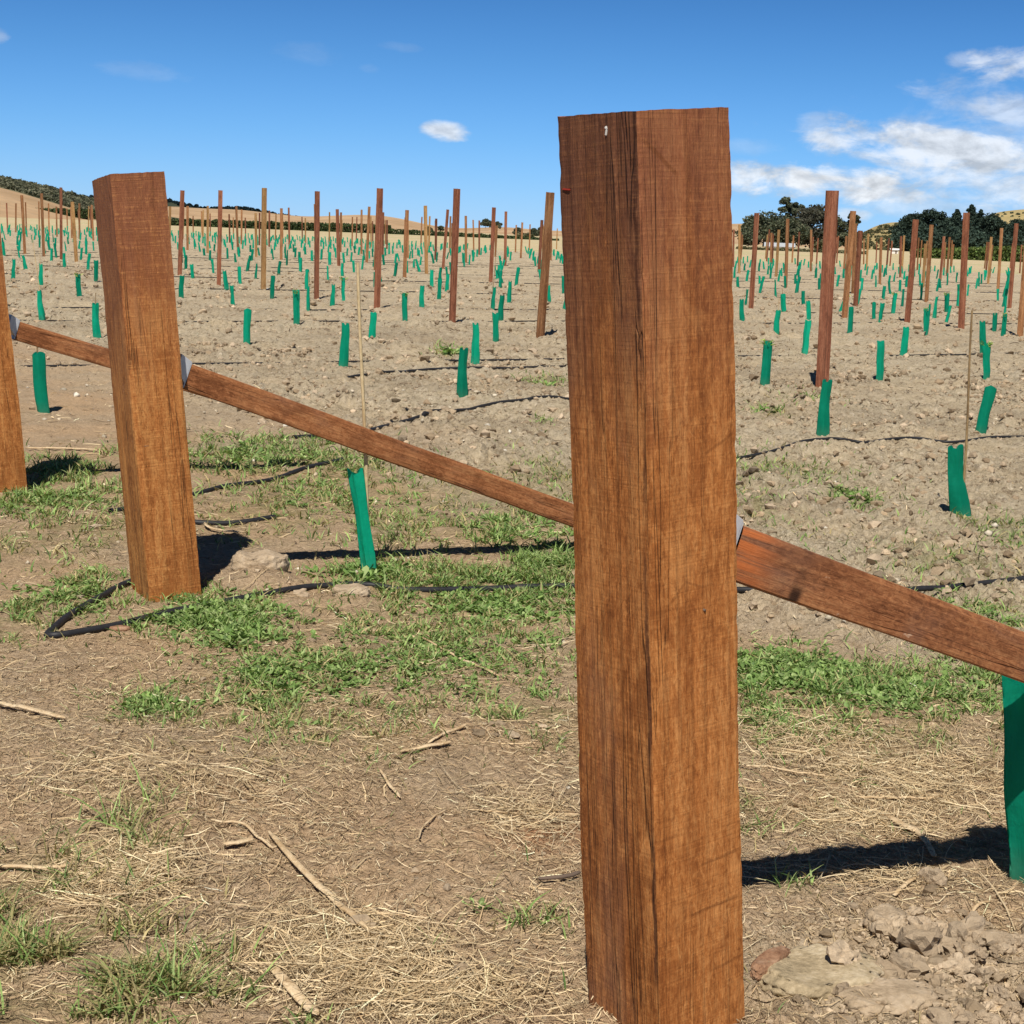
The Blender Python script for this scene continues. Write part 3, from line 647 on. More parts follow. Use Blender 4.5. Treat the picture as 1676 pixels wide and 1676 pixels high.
# ------------------------------------------------------------------ thick end posts
def post_mesh(name, a, Hh, below, mats, nz=170, ns=14, dz=(0, 0, 0, 0), rough=.0025, chip=.006, seed=0):
    """Square sawn timber; slot 0 = faces along the row, slot 1 = faces across it. dz lifts the four top corners."""
    r = np.random.default_rng(seed); hlf = a / 2
    side = np.linspace(-1, 1, ns)
    ring = [(s, -1, 0) for s in side[:-1]] + [(1, s, 1) for s in side[:-1]] + [(-s, 1, 0) for s in side[:-1]] + [(-1, -s, 1) for s in side[:-1]]
    ring = np.array(ring); n = len(ring); u = np.arange(n) / n
    z = np.linspace(-below, Hh, nz); U, Z = np.meshgrid(u, z)
    SR = np.broadcast_to(ring[:, 0] + 1.7 * ring[:, 1] + 5.3, U.shape)
    x, y = np.broadcast_to(ring[:, 0], U.shape) * hlf, np.broadcast_to(ring[:, 1], U.shape) * hlf
    cor = np.abs(ring[:, 0] * ring[:, 1])[None, :] ** 8
    wob = .004 * perlin(Z * 1.3, U * 0 + seed, seed) ; wob2 = .004 * perlin(Z * 1.1, U * 0 + seed + 5.5, seed + 1)
    d = rough * .7 * perlin(SR * ns / 4, Z * 1.6, seed + 2) + rough * .45 * perlin(SR * ns / 2.2, Z * 5, seed + 3)
    d = d - cor * (.002 + .22 * chip * np.maximum(0, perlin(SR * 2.2, Z * 30, seed + 4)) + .8 * chip * np.maximum(0, perlin(SR * 2.2, Z * 4, seed + 6) - .45))
    nx, ny = ring[:, 0] / hlf, ring[:, 1] / hlf; nl = np.maximum(np.abs(ring[:, 0]), np.abs(ring[:, 1]))
    k = 1 + d / hlf
    X, Y = x * k + wob, y * k + wob2
    tz = (dz[0] * (1 - ring[:, 0]) * (1 - ring[:, 1]) + dz[1] * (1 + ring[:, 0]) * (1 - ring[:, 1]) + dz[2] * (1 + ring[:, 0]) * (1 + ring[:, 1]) + dz[3] * (1 - ring[:, 0]) * (1 + ring[:, 1])) / 4
    f = np.clip((Z - (Hh - .3)) / .3, 0, 1) ** 3
    Zz = Z + f * tz[None, :]
    Zz[-1] += .0007 * r.standard_normal(n)
    V = np.stack([X, Y, Zz], -1).reshape(-1, 3)
    F = list(map(tuple, grid_faces(n, nz, True))); mi = np.tile((ring[:, 2]).astype(int), nz - 1)
    top = len(V); V = np.concatenate([V, [[wob[-1, 0], wob2[-1, 0], Hh + np.mean(dz)]]])
    me = bpy.data.meshes.new(name)
    tri = [((nz - 1) * n + i, (nz - 1) * n + (i + 1) % n, top) for i in range(n)]
    me.from_pydata(V.tolist(), [], [tuple(int(q) for q in f_) for f_ in F] + tri)
    for m in mats: me.materials.append(m)
    me.polygons.foreach_set('material_index', np.concatenate([mi, np.zeros(n, int)]).astype(np.int32))
    me.update(); return me
def lean_matrix(x, y, z, lx, ly, Hh, da=0.0):
    zz = Vector((lx, ly, Hh)).normalized(); ca, sa = math.cos(ANG + da), math.sin(ANG + da)
    xx = Vector((ca, sa, 0)); xx = (xx - zz * xx.dot(zz)).normalized(); yy = zz.cross(xx)
    m = Matrix.Identity(4)
    for i in range(3): m[i][0], m[i][1], m[i][2] = xx[i], yy[i], zz[i]
    m[0][3], m[1][3], m[2][3] = x, y, z
    return m
SG = 'thick sawn end posts along the headland'
# (x, y, lean x, lean y, height, width, turn)
EP = [(.3175, 2.6816, -.1300, .0012, 1.5977, .2030, .0541), (-1.2887, 5.8292, -.1367, -.0141, 1.5435, .2038, -.0147), (-2.6113, 8.0167, -.1243, -.06, 1.58, .20, 0)]
EO = []
for i, (x, y, lx, ly, Hh, a, da) in enumerate(EP):
    Ln = math.sqrt(lx * lx + ly * ly + Hh * Hh)
    dz = [(-.004, .004, .004, .003), (.002, .006, .004, -.012), (0, 0, 0, 0)][i]
    me = post_mesh('strainer_post', a, Ln, .35, [M['big_a'], M['big_b']] if i == 0 else [M['left_a'], M['left_b']], nz=(330, 200, 160)[i], ns=(22, 16, 14)[i], dz=dz, seed=10 + i, chip=(.009, .006, .006)[i])
    o = link('strainer_post', me, mw=lean_matrix(x, y, 0, lx, ly, Hh, da)); EO.append(o)
    tag(o, ['tallest thick reddish-brown square post standing in front at centre right', 'thick leaning square post with saw marks, the hose looped at its foot', 'thick square post cut off by the left edge of the picture'][i], 'post', SG)
# a staple, a crayon dash, a knot and a dark check on the faces that show them
def face_box(name, parent, face, s, z, w, hgt_, t, mat, a, rot=0.0):
    bm = bmesh.new(); bmesh.ops.create_cube(bm, size=1)
    bmesh.ops.scale(bm, vec=(w, t, hgt_), verts=bm.verts); bmesh.ops.bevel(bm, geom=bm.edges[:], offset=min(w, t, hgt_) * .3, segments=2, affect='EDGES')
    bmesh.ops.rotate(bm, matrix=Matrix.Rotation(rot, 3, 'Y'), verts=bm.verts)
    o = link(name, bm_mesh(name, bm, mat), parent)
    if face == 'row': o.location = (s, -a / 2, z)
    else: o.location = (-a / 2, s, z); o.rotation_euler = (0, 0, -math.pi / 2)
    return o
face_box('staple', EO[0], 'end', -.03, 1.578, .007, .005, .006, M['nail'], EP[0][5], .5)
face_box('staple', EO[0], 'end', -.03, 1.571, .004, .010, .006, M['nail'], EP[0][5], .3)
face_box('crayon_mark', EO[0], 'end', .079, 1.487, .020, .003, .003, M['crayon'], EP[0][5], .1)
def knot(parent, face, s, z, r, a):
    bV, bF = I2; V = bV * np.array([r, .004, r * .8]) * (1 + .25 * R.standard_normal((len(bV), 1)))
    if face != 'row': V = V[:, [1, 0, 2]]
    o = link('knot', mesh_np('knot', V, bF, M['bark'], smooth=True), EO[parent]); o.location = (s, -a / 2 + .001, z) if face == 'row' else (-a / 2 + .001, s, z)
knot(1, 'row', -.055, .585, .012, EP[1][5])
knot(0, 'row', .02, .78, .004, EP[0][5])

# ------------------------------------------------------------------ sloping braces with steel brackets
def row_plane(px, py, base):
    """Point above the row line through base that shows at this pixel."""
    d = ray(px, py); A = np.array([[d[0], -VH[0]], [d[1], -VH[1]]]); s, t = np.linalg.solve(A, np.array(base))
    return t, CAMH + s * d[2]
BG = 'sloping timber braces behind the end posts'
def brace(i, p0, p1, size, lab):
    x, y, lx, ly, Hh, a, da = EP[i]
    t0, z0 = row_plane(*p0, (x + lx * .5, y)); t1, z1 = row_plane(*p1, (x + lx * .5, y))
    sl = (z1 - z0) / (t1 - t0); bx, by = x + lx * .5, y
    ts = a / 2 + .035; te = min(t0 + (-.16 - z0) / sl, 9 if i < 2 else 1.7)
    A = Vector((bx + VH[0] * ts, by + VH[1] * ts, z0 + sl * (ts - t0))); B = Vector((bx + VH[0] * te, by + VH[1] * te, z0 + sl * (te - t0)))
    L = (B - A).length; xx = (B - A).normalized(); yy = Vector((-VH[1], VH[0], 0)); zz = xx.cross(yy)
    root = bpy.data.objects.new('brace', None); C.objects.link(root)
    m = Matrix.Identity(4)
    for q in range(3): m[q][0], m[q][1], m[q][2], m[q][3] = xx[q], yy[q], zz[q], A[q]
    root.matrix_world = m; tag(root, lab, 'brace', BG)
    me = post_mesh('timber', size, L, 0, [M['brace_wet' if i == 0 else 'brace']] * 2, nz=120, ns=9, seed=30 + i, rough=.0015, chip=.0015)
    o = link('timber', me, root); o.matrix_local = Matrix(((0, 0, 1, 0), (0, 1, 0, 0), (-1, 0, 0, 0), (0, 0, 0, 1)))
    # folded steel saddle: a plate across the sawn end, a tongue over the top and a tab nailed to the post
    w = size * .94; th = .004; dp = -(ts - a / 2) / math.cos(math.atan(sl)) - .012
    bm = bmesh.new()
    def bx_(cx, cy, cz, sx, sy, sz, ry=0):
        r = bmesh.ops.create_cube(bm, size=1); vs = r['verts']; bmesh.ops.scale(bm, vec=(sx, sy, sz), verts=vs)
        bmesh.ops.rotate(bm, matrix=Matrix.Rotation(ry, 3, 'Y'), verts=vs); bmesh.ops.translate(bm, vec=(cx, cy, cz), verts=vs)
    bx_(-.003, 0, 0.004, th, w, size * 1.02)
    bm2 = [(-.004, -w / 2, size / 2 + .008), (-.004, w / 2, size / 2 + .008), (dp, w / 2, size / 2 + .022), (dp, -w / 2, size / 2 + .022)]
    lo = [(-.004, -w / 2, -size * .30), (-.004, w / 2, -size * .30), (dp, w / 2, size * .12), (dp, -w / 2, size * .12)]
    hi = [bm.verts.new(v) for v in bm2]; lw = [bm.verts.new(v) for v in lo]
    bm.faces.new(hi); bm.faces.new(lw[::-1])
    for q in range(4): bm.faces.new((hi[q], lw[q], lw[(q + 1) % 4], hi[(q + 1) % 4]))
    bmesh.ops.recalc_face_normals(bm, faces=bm.faces[:])
    link('steel_bracket', bm_mesh('steel_bracket', bm, M['metal']), root)
    return root
brace(0, (1212, 908), (1676, 1077), .096, 'reddish sloping brace running right from the tallest thick post')
brace(1, (322, 622), (935, 843), .096, 'reddish sloping brace running between the two big thick posts')
brace(2, (36, 544), (182, 588), .096, 'short view of sloping brace left of the second thick post')

# ------------------------------------------------------------------ thin row posts
def thin_mesh(a, Hh, seed):
    return post_mesh('row_post', a, Hh, .3, [M['post_brown'], M['post_brown']], nz=26, ns=4, seed=seed, rough=.0012, chip=.003)
TH = [thin_mesh(.086 + .004 * (i % 3), 1.0, 60 + i) for i in range(4)]
TV = {}
for ci, mk in enumerate(('post_red', 'post_brown', 'post_tan')):
    for vi, src in enumerate(TH):
        me = src.copy(); me.materials.clear(); me.materials.append(M[mk]); me.materials.append(M[mk]); TV[ci, vi] = me
PG = 'thin square row posts standing across the vineyard'
def row_post(x, y, Hh, lx, ly, col, var, label, wid=1.0):
    o = link('row_post', TV[col, var], mw=lean_matrix(x, y, H1(x, y) - .01, lx, ly, 1.0, .25 * R.standard_normal() * .3))
    o.scale = (wid, wid, Hh)
    tag(o, label, 'post', PG); return o
# posts read off the photograph: foot x, foot y, top x, top y, colour, label
FP = [(1345, 634, 1362, 313, 0, 'red-brown row post, the thickest-looking one right of the tallest front post'),
      (884, 553, 901, 313, 1, 'brown row post leaning right, nearest to the left side of the tallest front post'),
      (740, 530, 748, 310, 0, 'red-brown row post midway between guard pair and the brown leaning one'),
      (617, 505, 622, 308, 0, 'red-brown row post above the pale bamboo cane in the middle'),
      (518, 488, 519.5, 309, 0, 'dark red row post just right of the bright tan one'),
      (431, 475, 432.5, 308, 2, 'bright tan row post, the only yellowish one of the front line'),
      (358, 465, 361, 310, 0, 'dark red row post just left of the bright tan one'),
      (294, 450, 298.5, 312, 0, 'dark red row post nearest the second thick post on its right'),
      (1573, 538, 1582, 345, 0, 'red-brown row post with a pale right edge before the dark conifers'),
      (1382, 521, 1396, 349, 1, 'brown row post half behind the thickest-looking one, leaning right'),
      (1229, 505, 1239, 347, 0, 'red-brown row post close to the right side of the tallest front post'),
      (803, 462, 808.5, 341, 0, 'dark row post standing before the low round dark tree'),
      (1516, 494, 1525, 366, 1, 'brown row post before the left end of the dark conifers'),
      (1652, 504, 1664, 363, 0, 'red-brown row post close to the right edge of the picture'),
      (662, 455, 666.5, 343, 1, 'brown row post rising just above the crest of the golden hill'),
      (882, 445, 887, 360, 0, 'dark row post tight behind the brown leaning one'),
      (600, 430, 604.5, 338, 1, 'slim brown row post just left of the one above the bamboo cane'),
      (725, 440, 733, 343, 0, 'slim dark row post just left of the red-brown midway one'),
      (1400, 500, 1408, 378, 0, 'dark row post overlapped by the brown right-leaning one'),
      (1286, 470, 1289.5, 357, 1, 'brown row post before the dark gum tree beside a yellowish cane')]
used_nodes = []
for fx, fy, tx, ty, col, lab in FP:
    x, y = at(fx, fy, -.0); d = ray(tx, ty); s = y / d[1]
    Hh = CAMH + s * d[2]; lx = (s * d[0] - x) / Hh
    row_post(x, y, Hh, lx, 0, col, R.integers(0, 4), lab, {1345: 1.0, 884: .95}.get(fx, .9)); used_nodes.append((x, y))
def zone(px, y):
    tier = 'the middle rows' if y < 62 else 'the farthest rows'
    col = ('left of the second thick post' if px < 175 else 'between second thick post and tan post' if px < 432 else 'between tan post and middle cane' if px < 590
           else 'between middle cane and tallest post' if px < 915 else 'in front of the dark gum trees' if px < 1400 else 'in front of the scrub slope and conifers')
    return tier, col
cand = []
for r in range(1, 76):
    for m in range(0, 18):
        x, y = node(r, 4.62 + 5.7 * m + .12 * R.standard_normal())
        if not (12 < y and math.hypot(x, y) < far_edge(x, y) + (6 if x < 0 else 34)): continue
        px, py = proj(x, y, 0)
        if -25 < px < 1700: cand.append((y, x, px, py))
cand.sort()
for y, x, px, py in cand:
    if y < 23: continue
    if any(abs(proj(a, b, 0)[0] - px) < (62 if y < 45 else 24) and abs(a - x) + abs(b - y) < 6 for a, b in used_nodes): continue
    hid = 930 < px < 1195
    if hid and R.random() < .8: continue
    tier, col = zone(px, y)
    l_ = 'thin post of %s, %s' % (tier, col)
    row_post(x, y, 1.93 + .13 * R.standard_normal(), -.02 + .022 * R.standard_normal(), .02 * R.standard_normal(), int(R.choice([0, 1, 2], p=[.38, .46, .16])), R.integers(0, 4), l_, .88)

# ------------------------------------------------------------------ vine guards
def sleeve_mesh(seed, hh=.41):
    r = np.random.default_rng(seed); n, nz = 20, 16
    a = np.linspace(0, 2 * np.pi, n, endpoint=False); z = np.linspace(0, 1, nz)
    sq = .35 + .25 * r.random(); taper = r.uniform(-.35, .2); tw = r.uniform(-.5, .5); cave = r.uniform(0, .14)
    V = []
    for t in z:
        ang = a + tw * t
        w = .047 * (1 + taper * (t - .5)) * (1 - cave * math.exp(-((t - r.uniform(.55, .6)) / .22) ** 2)); dpt = w * (sq + .25 * (1 - t))
        p = 1.9 + .5 * math.sin(seed)
        x = w * np.sign(np.cos(a)) * np.abs(np.cos(a)) ** p; y = dpt * np.sign(np.sin(a)) * np.abs(np.sin(a)) ** p
        y = y + (.003 * np.sin(3 * a + 7 * t + seed) + .004 * np.sin(11 * t + 2 * seed) * np.cos(a) ** 2); x = x + .0025 * np.sin(2 * a + 9 * t)
        xx, yy = x * math.cos(tw * t) - y * math.sin(tw * t), x * math.sin(tw * t) + y * math.cos(tw * t)
        lip = (t == 1) * .012 * np.sin(a * 2 + seed)
        V.append(np.stack([xx + .012 * math.sin(2.2 * t + seed), yy, -.01 + hh * t + lip], -1))
    return mesh_np('sleeve', np.concatenate(V), grid_faces(n, nz, True), M['sleeve'], smooth=True)
SL = [sleeve_mesh(s) for s in range(8)]
def stake_mesh(Hh, mat, seed):
    r = np.random.default_rng(seed); z = np.linspace(-.1, Hh, 18)
    P = np.stack([.006 * np.sin(z * 3 + seed), .006 * np.cos(z * 2.3 + seed) - .006, z], -1)
    rad_ = .0062 - .002 * (z / Hh); rad_ = rad_ * (1 + .18 * (np.arange(18) % 5 == 2))
    V, F = tube_np(P, rad_, 7); return mesh_np('stake', V, F, M[mat], smooth=True)
ST = [stake_mesh(1.15, 'bamboo', 1), stake_mesh(.62, 'bamboo', 2), stake_mesh(1.0, 'cane_brown', 3), stake_mesh(.52, 'cane_brown', 4)]
def shoot_mesh(seed):
    global Vs, Fs, Ts, off
    V, F, T = weed_geo(0, 0, .36, 9 + seed * 2, .06, 1.6)
    T = T * np.array([1.35, 1.25, .9]); return mesh_np('vine_shoot', V, F, M['leaf'], T)
SH = [shoot_mesh(s) for s in range(4)]
VG = 'green plastic vine guards planted in rows'
def guard(x, y, label, lx=0.0, ly=0.0, sc=1.0, scz=1.0, var=0, stake=None, shoot=None, rot=None, parts=True, tip=None):
    rz = R.uniform(-.9, .9) if rot is None else rot
    z = H1(x, y) - .008
    zz = Vector((lx, ly, 1)).normalized(); xx = Vector((math.cos(rz), math.sin(rz), 0)); xx = (xx - zz * xx.dot(zz)).normalized(); yy = zz.cross(xx)
    m = Matrix.Identity(4)
    for i in range(3): m[i][0], m[i][1], m[i][2] = xx[i] * sc, yy[i] * sc, zz[i] * scz
    m[0][3], m[1][3], m[2][3] = x, y, z
    if not parts or (stake is None and shoot is None):
        o = link('vine_guard', SL[var], mw=m); return tag(o, label, 'vine guard', VG)
    root = bpy.data.objects.new('vine_guard', None); C.objects.link(root); root.matrix_world = m; tag(root, label, 'vine guard', VG)
    link('sleeve', SL[var], root)
    if stake is not None:
        if tip:
            d = ray(*tip[:2]); d = d * (y / d[1]); d[2] += CAMH; z_ = np.linspace(-.06, 1, 24)[:, None]
            b0 = np.array([x + tip[2], y + .004, z]); P = b0 + (d - b0) * z_; P[:, 0] += .006 * np.sin(z_[:, 0] * 5)
            V, F = tube_np(P, tip[3] * (1 - .3 * z_[:, 0]) * (1 + .15 * (np.arange(24) % 6 == 3)), 8)
            mi = np.array(m.inverted()); V = np.c_[V, np.ones(len(V))] @ mi.T
            link('stake', mesh_np('stake', V[:, :3], F, M['bamboo' if stake < 2 else 'cane_brown'], smooth=True), root)
        else: link('stake', ST[stake], root)
    if shoot is not None: link('vine_shoot', SH[shoot], root)
    return root
# guards read off the photograph: top x, top y, foot x, foot y, width scale, mesh, stake, shoot, label
GP = [(581, 771, 601, 941, .74, 1, 0, None, 'narrow green guard with tall pale cane under the sloping middle brace'),
      (1567, 726, 1573, 847, 1.1, 3, 2, None, 'wide green guard with tall brown cane above the right-hand brace'),
      (1688, 1090, 1690, 1432, 1.25, 2, None, None, 'large green guard cut off by the right edge below the brace'),
      (63, 574, 73, 673, 1.0, 4, 3, None, 'green guard beside the left-edge thick post under the short brace'),
      (564, 531, 561, 603, .95, 0, None, None, 'green guard just left of the middle cane'),
      (404, 504, 405, 563, .9, 5, None, None, 'green guard right of the second thick post, widest at its foot'),
      (610, 508, 608, 557, .95, 6, None, None, 'green guard just right of the middle cane'),
      (484, 476, 484, 531, 1.0, 7, None, 1, 'green guard below the dark red post beside the bright tan post'),
      (128, 446, 129, 486, 1.0, 2, None, 0, 'leafy-topped green guard in the gap left of the second thick post'),
      (761, 573, 756, 652, .95, 3, None, None, 'front green guard of the pair left of the tallest front post'),
      (777, 531, 777, 596, .95, 0, None, None, 'rear green guard of the pair left of the tallest front post'),
      (811, 509, 810, 556, .9, 1, None, None, 'green guard at the near end of the slanting line left of the tallest post'),
      (822, 485, 820, 527, .95, 4, None, None, 'green guard second along the slanting line left of the tallest post'),
      (1254, 570, 1251, 641, 1.0, 6, None, 2, 'green guard on open soil just right of the tallest front post'),
      (1356, 625, 1346, 716, .95, 3, None, None, 'leaning green guard in front of the thickest-looking red-brown row post'),
      (1441, 557, 1438, 622, .9, 7, None, None, 'green guard on open soil midway between brace top and conifers'),
      (1482, 534, 1478, 581, .95, 0, None, None, 'green guard left of the brown cane, leaning right'),
      (1620, 633, 1606, 711, .95, 5, None, None, 'leaning green guard right of the tall brown cane'),
      (1614, 562, 1613, 620, .95, 1, None, 3, 'green guard with yellow shoot near the right edge'),
      (1609, 527, 1608, 580, .95, 2, None, None, 'green guard standing behind the one with the yellow shoot'),
      (1274, 509, 1271, 548, .95, 4, 1, None, 'green guard at the foot of a yellowish cane right of the tallest post'),
      (1392, 503, 1391, 546, .95, 6, None, None, 'green guard at the foot of the brown row post leaning right'),
      (1515, 503, 1514, 543, .95, 7, None, 0, 'green guard with leafy tip left of the pale-edged row post'),
      (692, 469, 690, 504, .95, 3, None, None, 'green guard between two red-brown posts of the front line'),
      (661, 482, 664, 528, .9, 5, None, 3, 'green guard with yellow-green shoot right of the middle cane'),
      (545, 462, 543, 500, .95, 0, None, None, 'leaning green guard right of the dark red post'),
      (446, 452, 446, 488, .95, 5, None, None, 'green guard right of the foot of the bright tan post'),
      (379, 465, 380, 500, .95, 1, None, None, 'green guard left of the bright tan post, in front'),
      (368, 446, 370, 476, .95, 2, None, None, 'green guard left of the bright tan post, behind'),
      (503, 442, 503, 475, .95, 4, None, None, 'green guard left of the dark red post right of tan post'),
      (299, 450, 296, 487, 1.0, 3, None, None, 'green guard touching the right side of the second thick post'),
      (157, 430, 156, 463, .95, 7, None, None, 'green guard touching the left side of the second thick post'),
      (66, 432, 66, 470, .95, 0, 1, None, 'green guard with a thin cane above the short left brace'),
      (22, 424, 21, 459, .95, 6, None, None, 'green guard nearest the left-edge thick post, behind it'),
      (720, 455, 717, 492, .95, 1, None, None, 'green guard left of the foot of the midway red-brown post'),
      (732, 448, 731, 478, .95, 6, None, None, 'green guard peeping out left of the midway red-brown post'),
      (836, 458, 832, 497, .95, 2, None, None, 'green guard third along the slanting line left of the tallest post'),
      (848, 440, 845, 470, .95, 5, None, None, 'green guard fourth along the slanting line left of the tallest post'),
      (1322, 490, 1324, 522, .95, 0, None, None, 'green guard near end of the line slanting left, right of tallest post'),
      (1215, 487, 1215, 524, .95, 3, None, None, 'green guard tight against the right side of the tallest post'),
      (1430, 492, 1431, 523, .8, 5, None, None, 'slim green guard alone right of the brown right-leaning post'),
      (1534, 488, 1529, 523, .95, 3, None, None, 'green guard behind the leafy-tipped one near the pale-edged post'),
      (1628, 511, 1627, 542, .95, 0, 1, None, 'green guard with pale cane right of the pale-edged row post')]
gpos = []
TIPS = {581: (588, 430, .0, .0085), 1567: (1593, 508, .0, .0075)}
for tx, ty, fx, fy, sc, var, st, sh, lab in GP:
    x, y = at(fx, fy); d = ray(tx, ty); s = y / d[1]; hz = CAMH + s * d[2]; lx = (s * d[0] - x) / hz
    guard(x, y, lab, lx, 0, sc, hz / .40, var, st, sh, R.uniform(-.35, .35), tip=TIPS.get(tx)); gpos.append((x, y))
cand = []
for r in range(-1, 76):
    for k_ in range(0, 100):
        x, y = node(r, k_ + .07 * R.standard_normal()) + .04 * R.standard_normal(2)
        if not (11.5 < y and math.hypot(x, y) < far_edge(x, y) - 2): continue
        px, py = proj(x, y, 0)
        if -10 < px < 1686: cand.append((y, x, px))
cand.sort()
nodes = [c for c in cand if not any(abs(a - c[1]) + abs(b - c[0]) < 1.0 + .012 * c[0] for a, b in gpos)]
nodes = [c for c in nodes if not (c[0] < 16 and R.random() < .75)]
vis = [c for c in nodes if not (930 < c[2] < 1195 or (175 < c[2] < 285))]
hid = [c for c in nodes if c not in vis]
lead, rest = vis[:300 - len(GP)], vis[300 - len(GP):] + hid
for y, x, px in lead:
    if R.random() < .03: continue
    tier = 'in the nearer rows' if y < 28 else 'in the middle rows' if y < 52 else 'far back'
    lab = 'small guard %s, %s' % (tier, zone(px, y)[1])
    near = y < 36; q = R.random()
    guard(x, y, lab, -.02 + .10 * R.standard_normal(), .06 * R.standard_normal(), .95 + .1 * R.standard_normal(), .98 + .09 * R.standard_normal(), int(R.integers(0, 8)),
          int(R.integers(0, 4)) if near and q < .3 else None, int(R.integers(0, 4)) if near and q > .7 else None)
VV, FF, o_ = [], [], 0
for y, x, px in rest:
    me = SL[int(R.integers(0, 8))]; V = np.empty(len(me.vertices) * 3, np.float32); me.vertices.foreach_get('co', V); V = V.reshape(-1, 3).copy()
    V[:, 0] += V[:, 2] * (-.02 + .1 * R.standard_normal()); V = V * .98 + np.array([x, y, H1(x, y)]); FV = np.empty(len(me.polygons) * 4, np.int32); me.polygons.foreach_get('vertices', FV)
    VV.append(V); FF.append(FV.reshape(-1, 4) + o_); o_ += len(V)
far = link('distant_vine_guards', mesh_np('distant_vine_guards', np.concatenate(VV), np.concatenate(FF), M['sleeve'], smooth=True))
tag(far, 'tiny green vine guards merging into a band at the far end of the field', 'vine guards', None, 'stuff')

# ------------------------------------------------------------------ drip hoses
HG = 'black drip hoses lying along the vine rows'
def hose(label, pts, rad_=.011, n=90, sink=0.0):
    P = spline([(*at(a, b), 0) for a, b in pts], n) if not isinstance(pts, np.ndarray) else pts
    t = np.arange(len(P)); P[:, 2] = hgt(P[:, 0], P[:, 1])
    kz = np.ones(13) / 13; zp = np.convolve(np.pad(P[:, 2], 6, mode='edge'), kz, 'valid'); P[:, 2] = np.maximum(zp, P[:, 2] - .022) + rad_ * .75 - sink
    V, F = tube_np(P, rad_, 8); org = P[0].copy()
    o = link('drip_hose', mesh_np('drip_hose', V - org, F, M['hose'], smooth=True), loc=org); return tag(o, label, 'hose', HG)
hose('black hose bent into a sharp loop at the foot of the second thick post', [(1676 + 60, 947), (1600, 955), (1480, 966), (1330, 968), (1210, 964), (1080, 966), (935, 960), (780, 964), (660, 968), (600, 964), (520, 968), (450, 980), (340, 1000), (270, 1013), (190, 1030), (110, 1044), (80, 1045), (84, 1038), (120, 1012), (170, 985), (222, 964), (300, 950)], .0125, 190)
hose('black hose from behind the second thick post rising right into the grass', [(180, 842), (240, 832), (320, 817), (380, 801), (440, 788), (492, 774), (560, 760)], .0125)
hose('short dark hose piece beside the second thick post above the shadow', [(250, 858), (325, 863), (400, 861), (450, 855)], .0125, 40)
hose('black hose with a raised free end behind the middle brace', [(480, 728), (560, 716), (610, 703), (650, 690), (700, 681)], .0135, 50)
hose('wavy black hose behind the wide guard at the right', [(1150, 752), (1258, 743), (1320, 730), (1370, 727), (1410, 731), (1450, 724), (1500, 722), (1560, 727), (1620, 720), (1700, 718)], .010)
hose('black hose crossing the soil behind the pair of green guards', [(560, 618), (640, 612), (700, 606), (780, 606), (860, 602), (940, 600)], .0125, 70)
hose('black hose on soil behind the middle brace near the tallest post', [(660, 672), (720, 668), (800, 664), (870, 660), (930, 657)], .0125, 70)
for r in range(3, 18):
    ks = np.arange(-.5, 26, .12) if r < 9 else np.arange(-.5, 46, .3)
    P = np.array([node(r, k_) for k_ in ks]); nrm = np.array([-VH[1], VH[0]])
    P = P + nrm[None] * (.035 * perlin(ks * .5, ks * 0 + r * 3.7, 91) + .05)[:, None]
    P = P[(P[:, 1] < 75) & (P[:, 0] > -.40 * P[:, 1]) & (P[:, 0] < .42 * P[:, 1])]
    if len(P) < 6: continue
    if r % 5 == 4 or r in (7, 11): continue
    hose('thin dark drip hose along one of the field rows behind the braces', np.column_stack([P, np.zeros(len(P))]), .0105, sink=.010)

# ------------------------------------------------------------------ hills
def far_pt(px, py, D):
    az, el = azel(px, py); return D * math.sin(az), D * math.cos(az), CAMH + D * math.tan(el)
def hill(name, crest, D, front, back, mat, seed=0, rough=.06, lo=-2.0, nu=150, nv=36):
    cp = np.array(crest, float); px = np.linspace(cp[0, 0], cp[-1, 0], nu); py = np.interp(px, cp[:, 0], cp[:, 1])
    k = np.ones(5) / 5; py = np.convolve(np.pad(py, 2, mode='edge'), k, 'valid')
    V = []
    az = np.array([azel(a, b) for a, b in zip(px, py)])
    rw = D * (1 + .07 * np.sin(az[:, 0] * 9 + seed))
    zc = CAMH + rw * np.tan(az[:, 1])
    for s in np.linspace(-1, 1, nv):
        rr_ = rw + (s * front if s < 0 else s * back)
        prof = .5 + .5 * math.cos(math.pi * s)
        X, Y = rr_ * np.sin(az[:, 0]), rr_ * np.cos(az[:, 0])
        nz_ = perlin(X / (D * .05), Y / (D * .05), seed) + .5 * perlin(X / (D * .02), Y / (D * .02), seed + 1)
        Z = lo + (zc - lo) * prof * (1 + rough * nz_ * (abs(s) ** .7) * 3)
        V.append(np.stack([X, Y, Z], -1))
    o = link(name, mesh_np(name, np.concatenate(V), grid_faces(nu, nv), mat, smooth=True)); tag(o, kind='structure')
    return o
H_scrub = hill('hill', [(-500, 262), (-150, 276), (0, 291), (50, 302), (100, 314), (150, 327), (200, 340), (260, 352), (330, 362)], 640, 260, 200, M['hill_scrub'], 1)
hill('hill', [(-500, 290), (-150, 297), (0, 307), (40, 318), (80, 330), (120, 342), (160, 351), (200, 356)], 480, 120, 90, M['hill_gold'], 2)
hill('hill', [(-100, 345), (100, 343), (200, 340), (275, 337), (320, 341), (400, 344), (450, 350), (500, 355), (550, 353), (600, 351), (650, 356), (690, 366), (740, 374), (780, 373), (820, 371), (880, 376), (960, 380), (1100, 372), (1200, 366), (1260, 367), (1400, 380), (1600, 398)], 950, 420, 300, M['hill_gold'], 3, rough=.05)
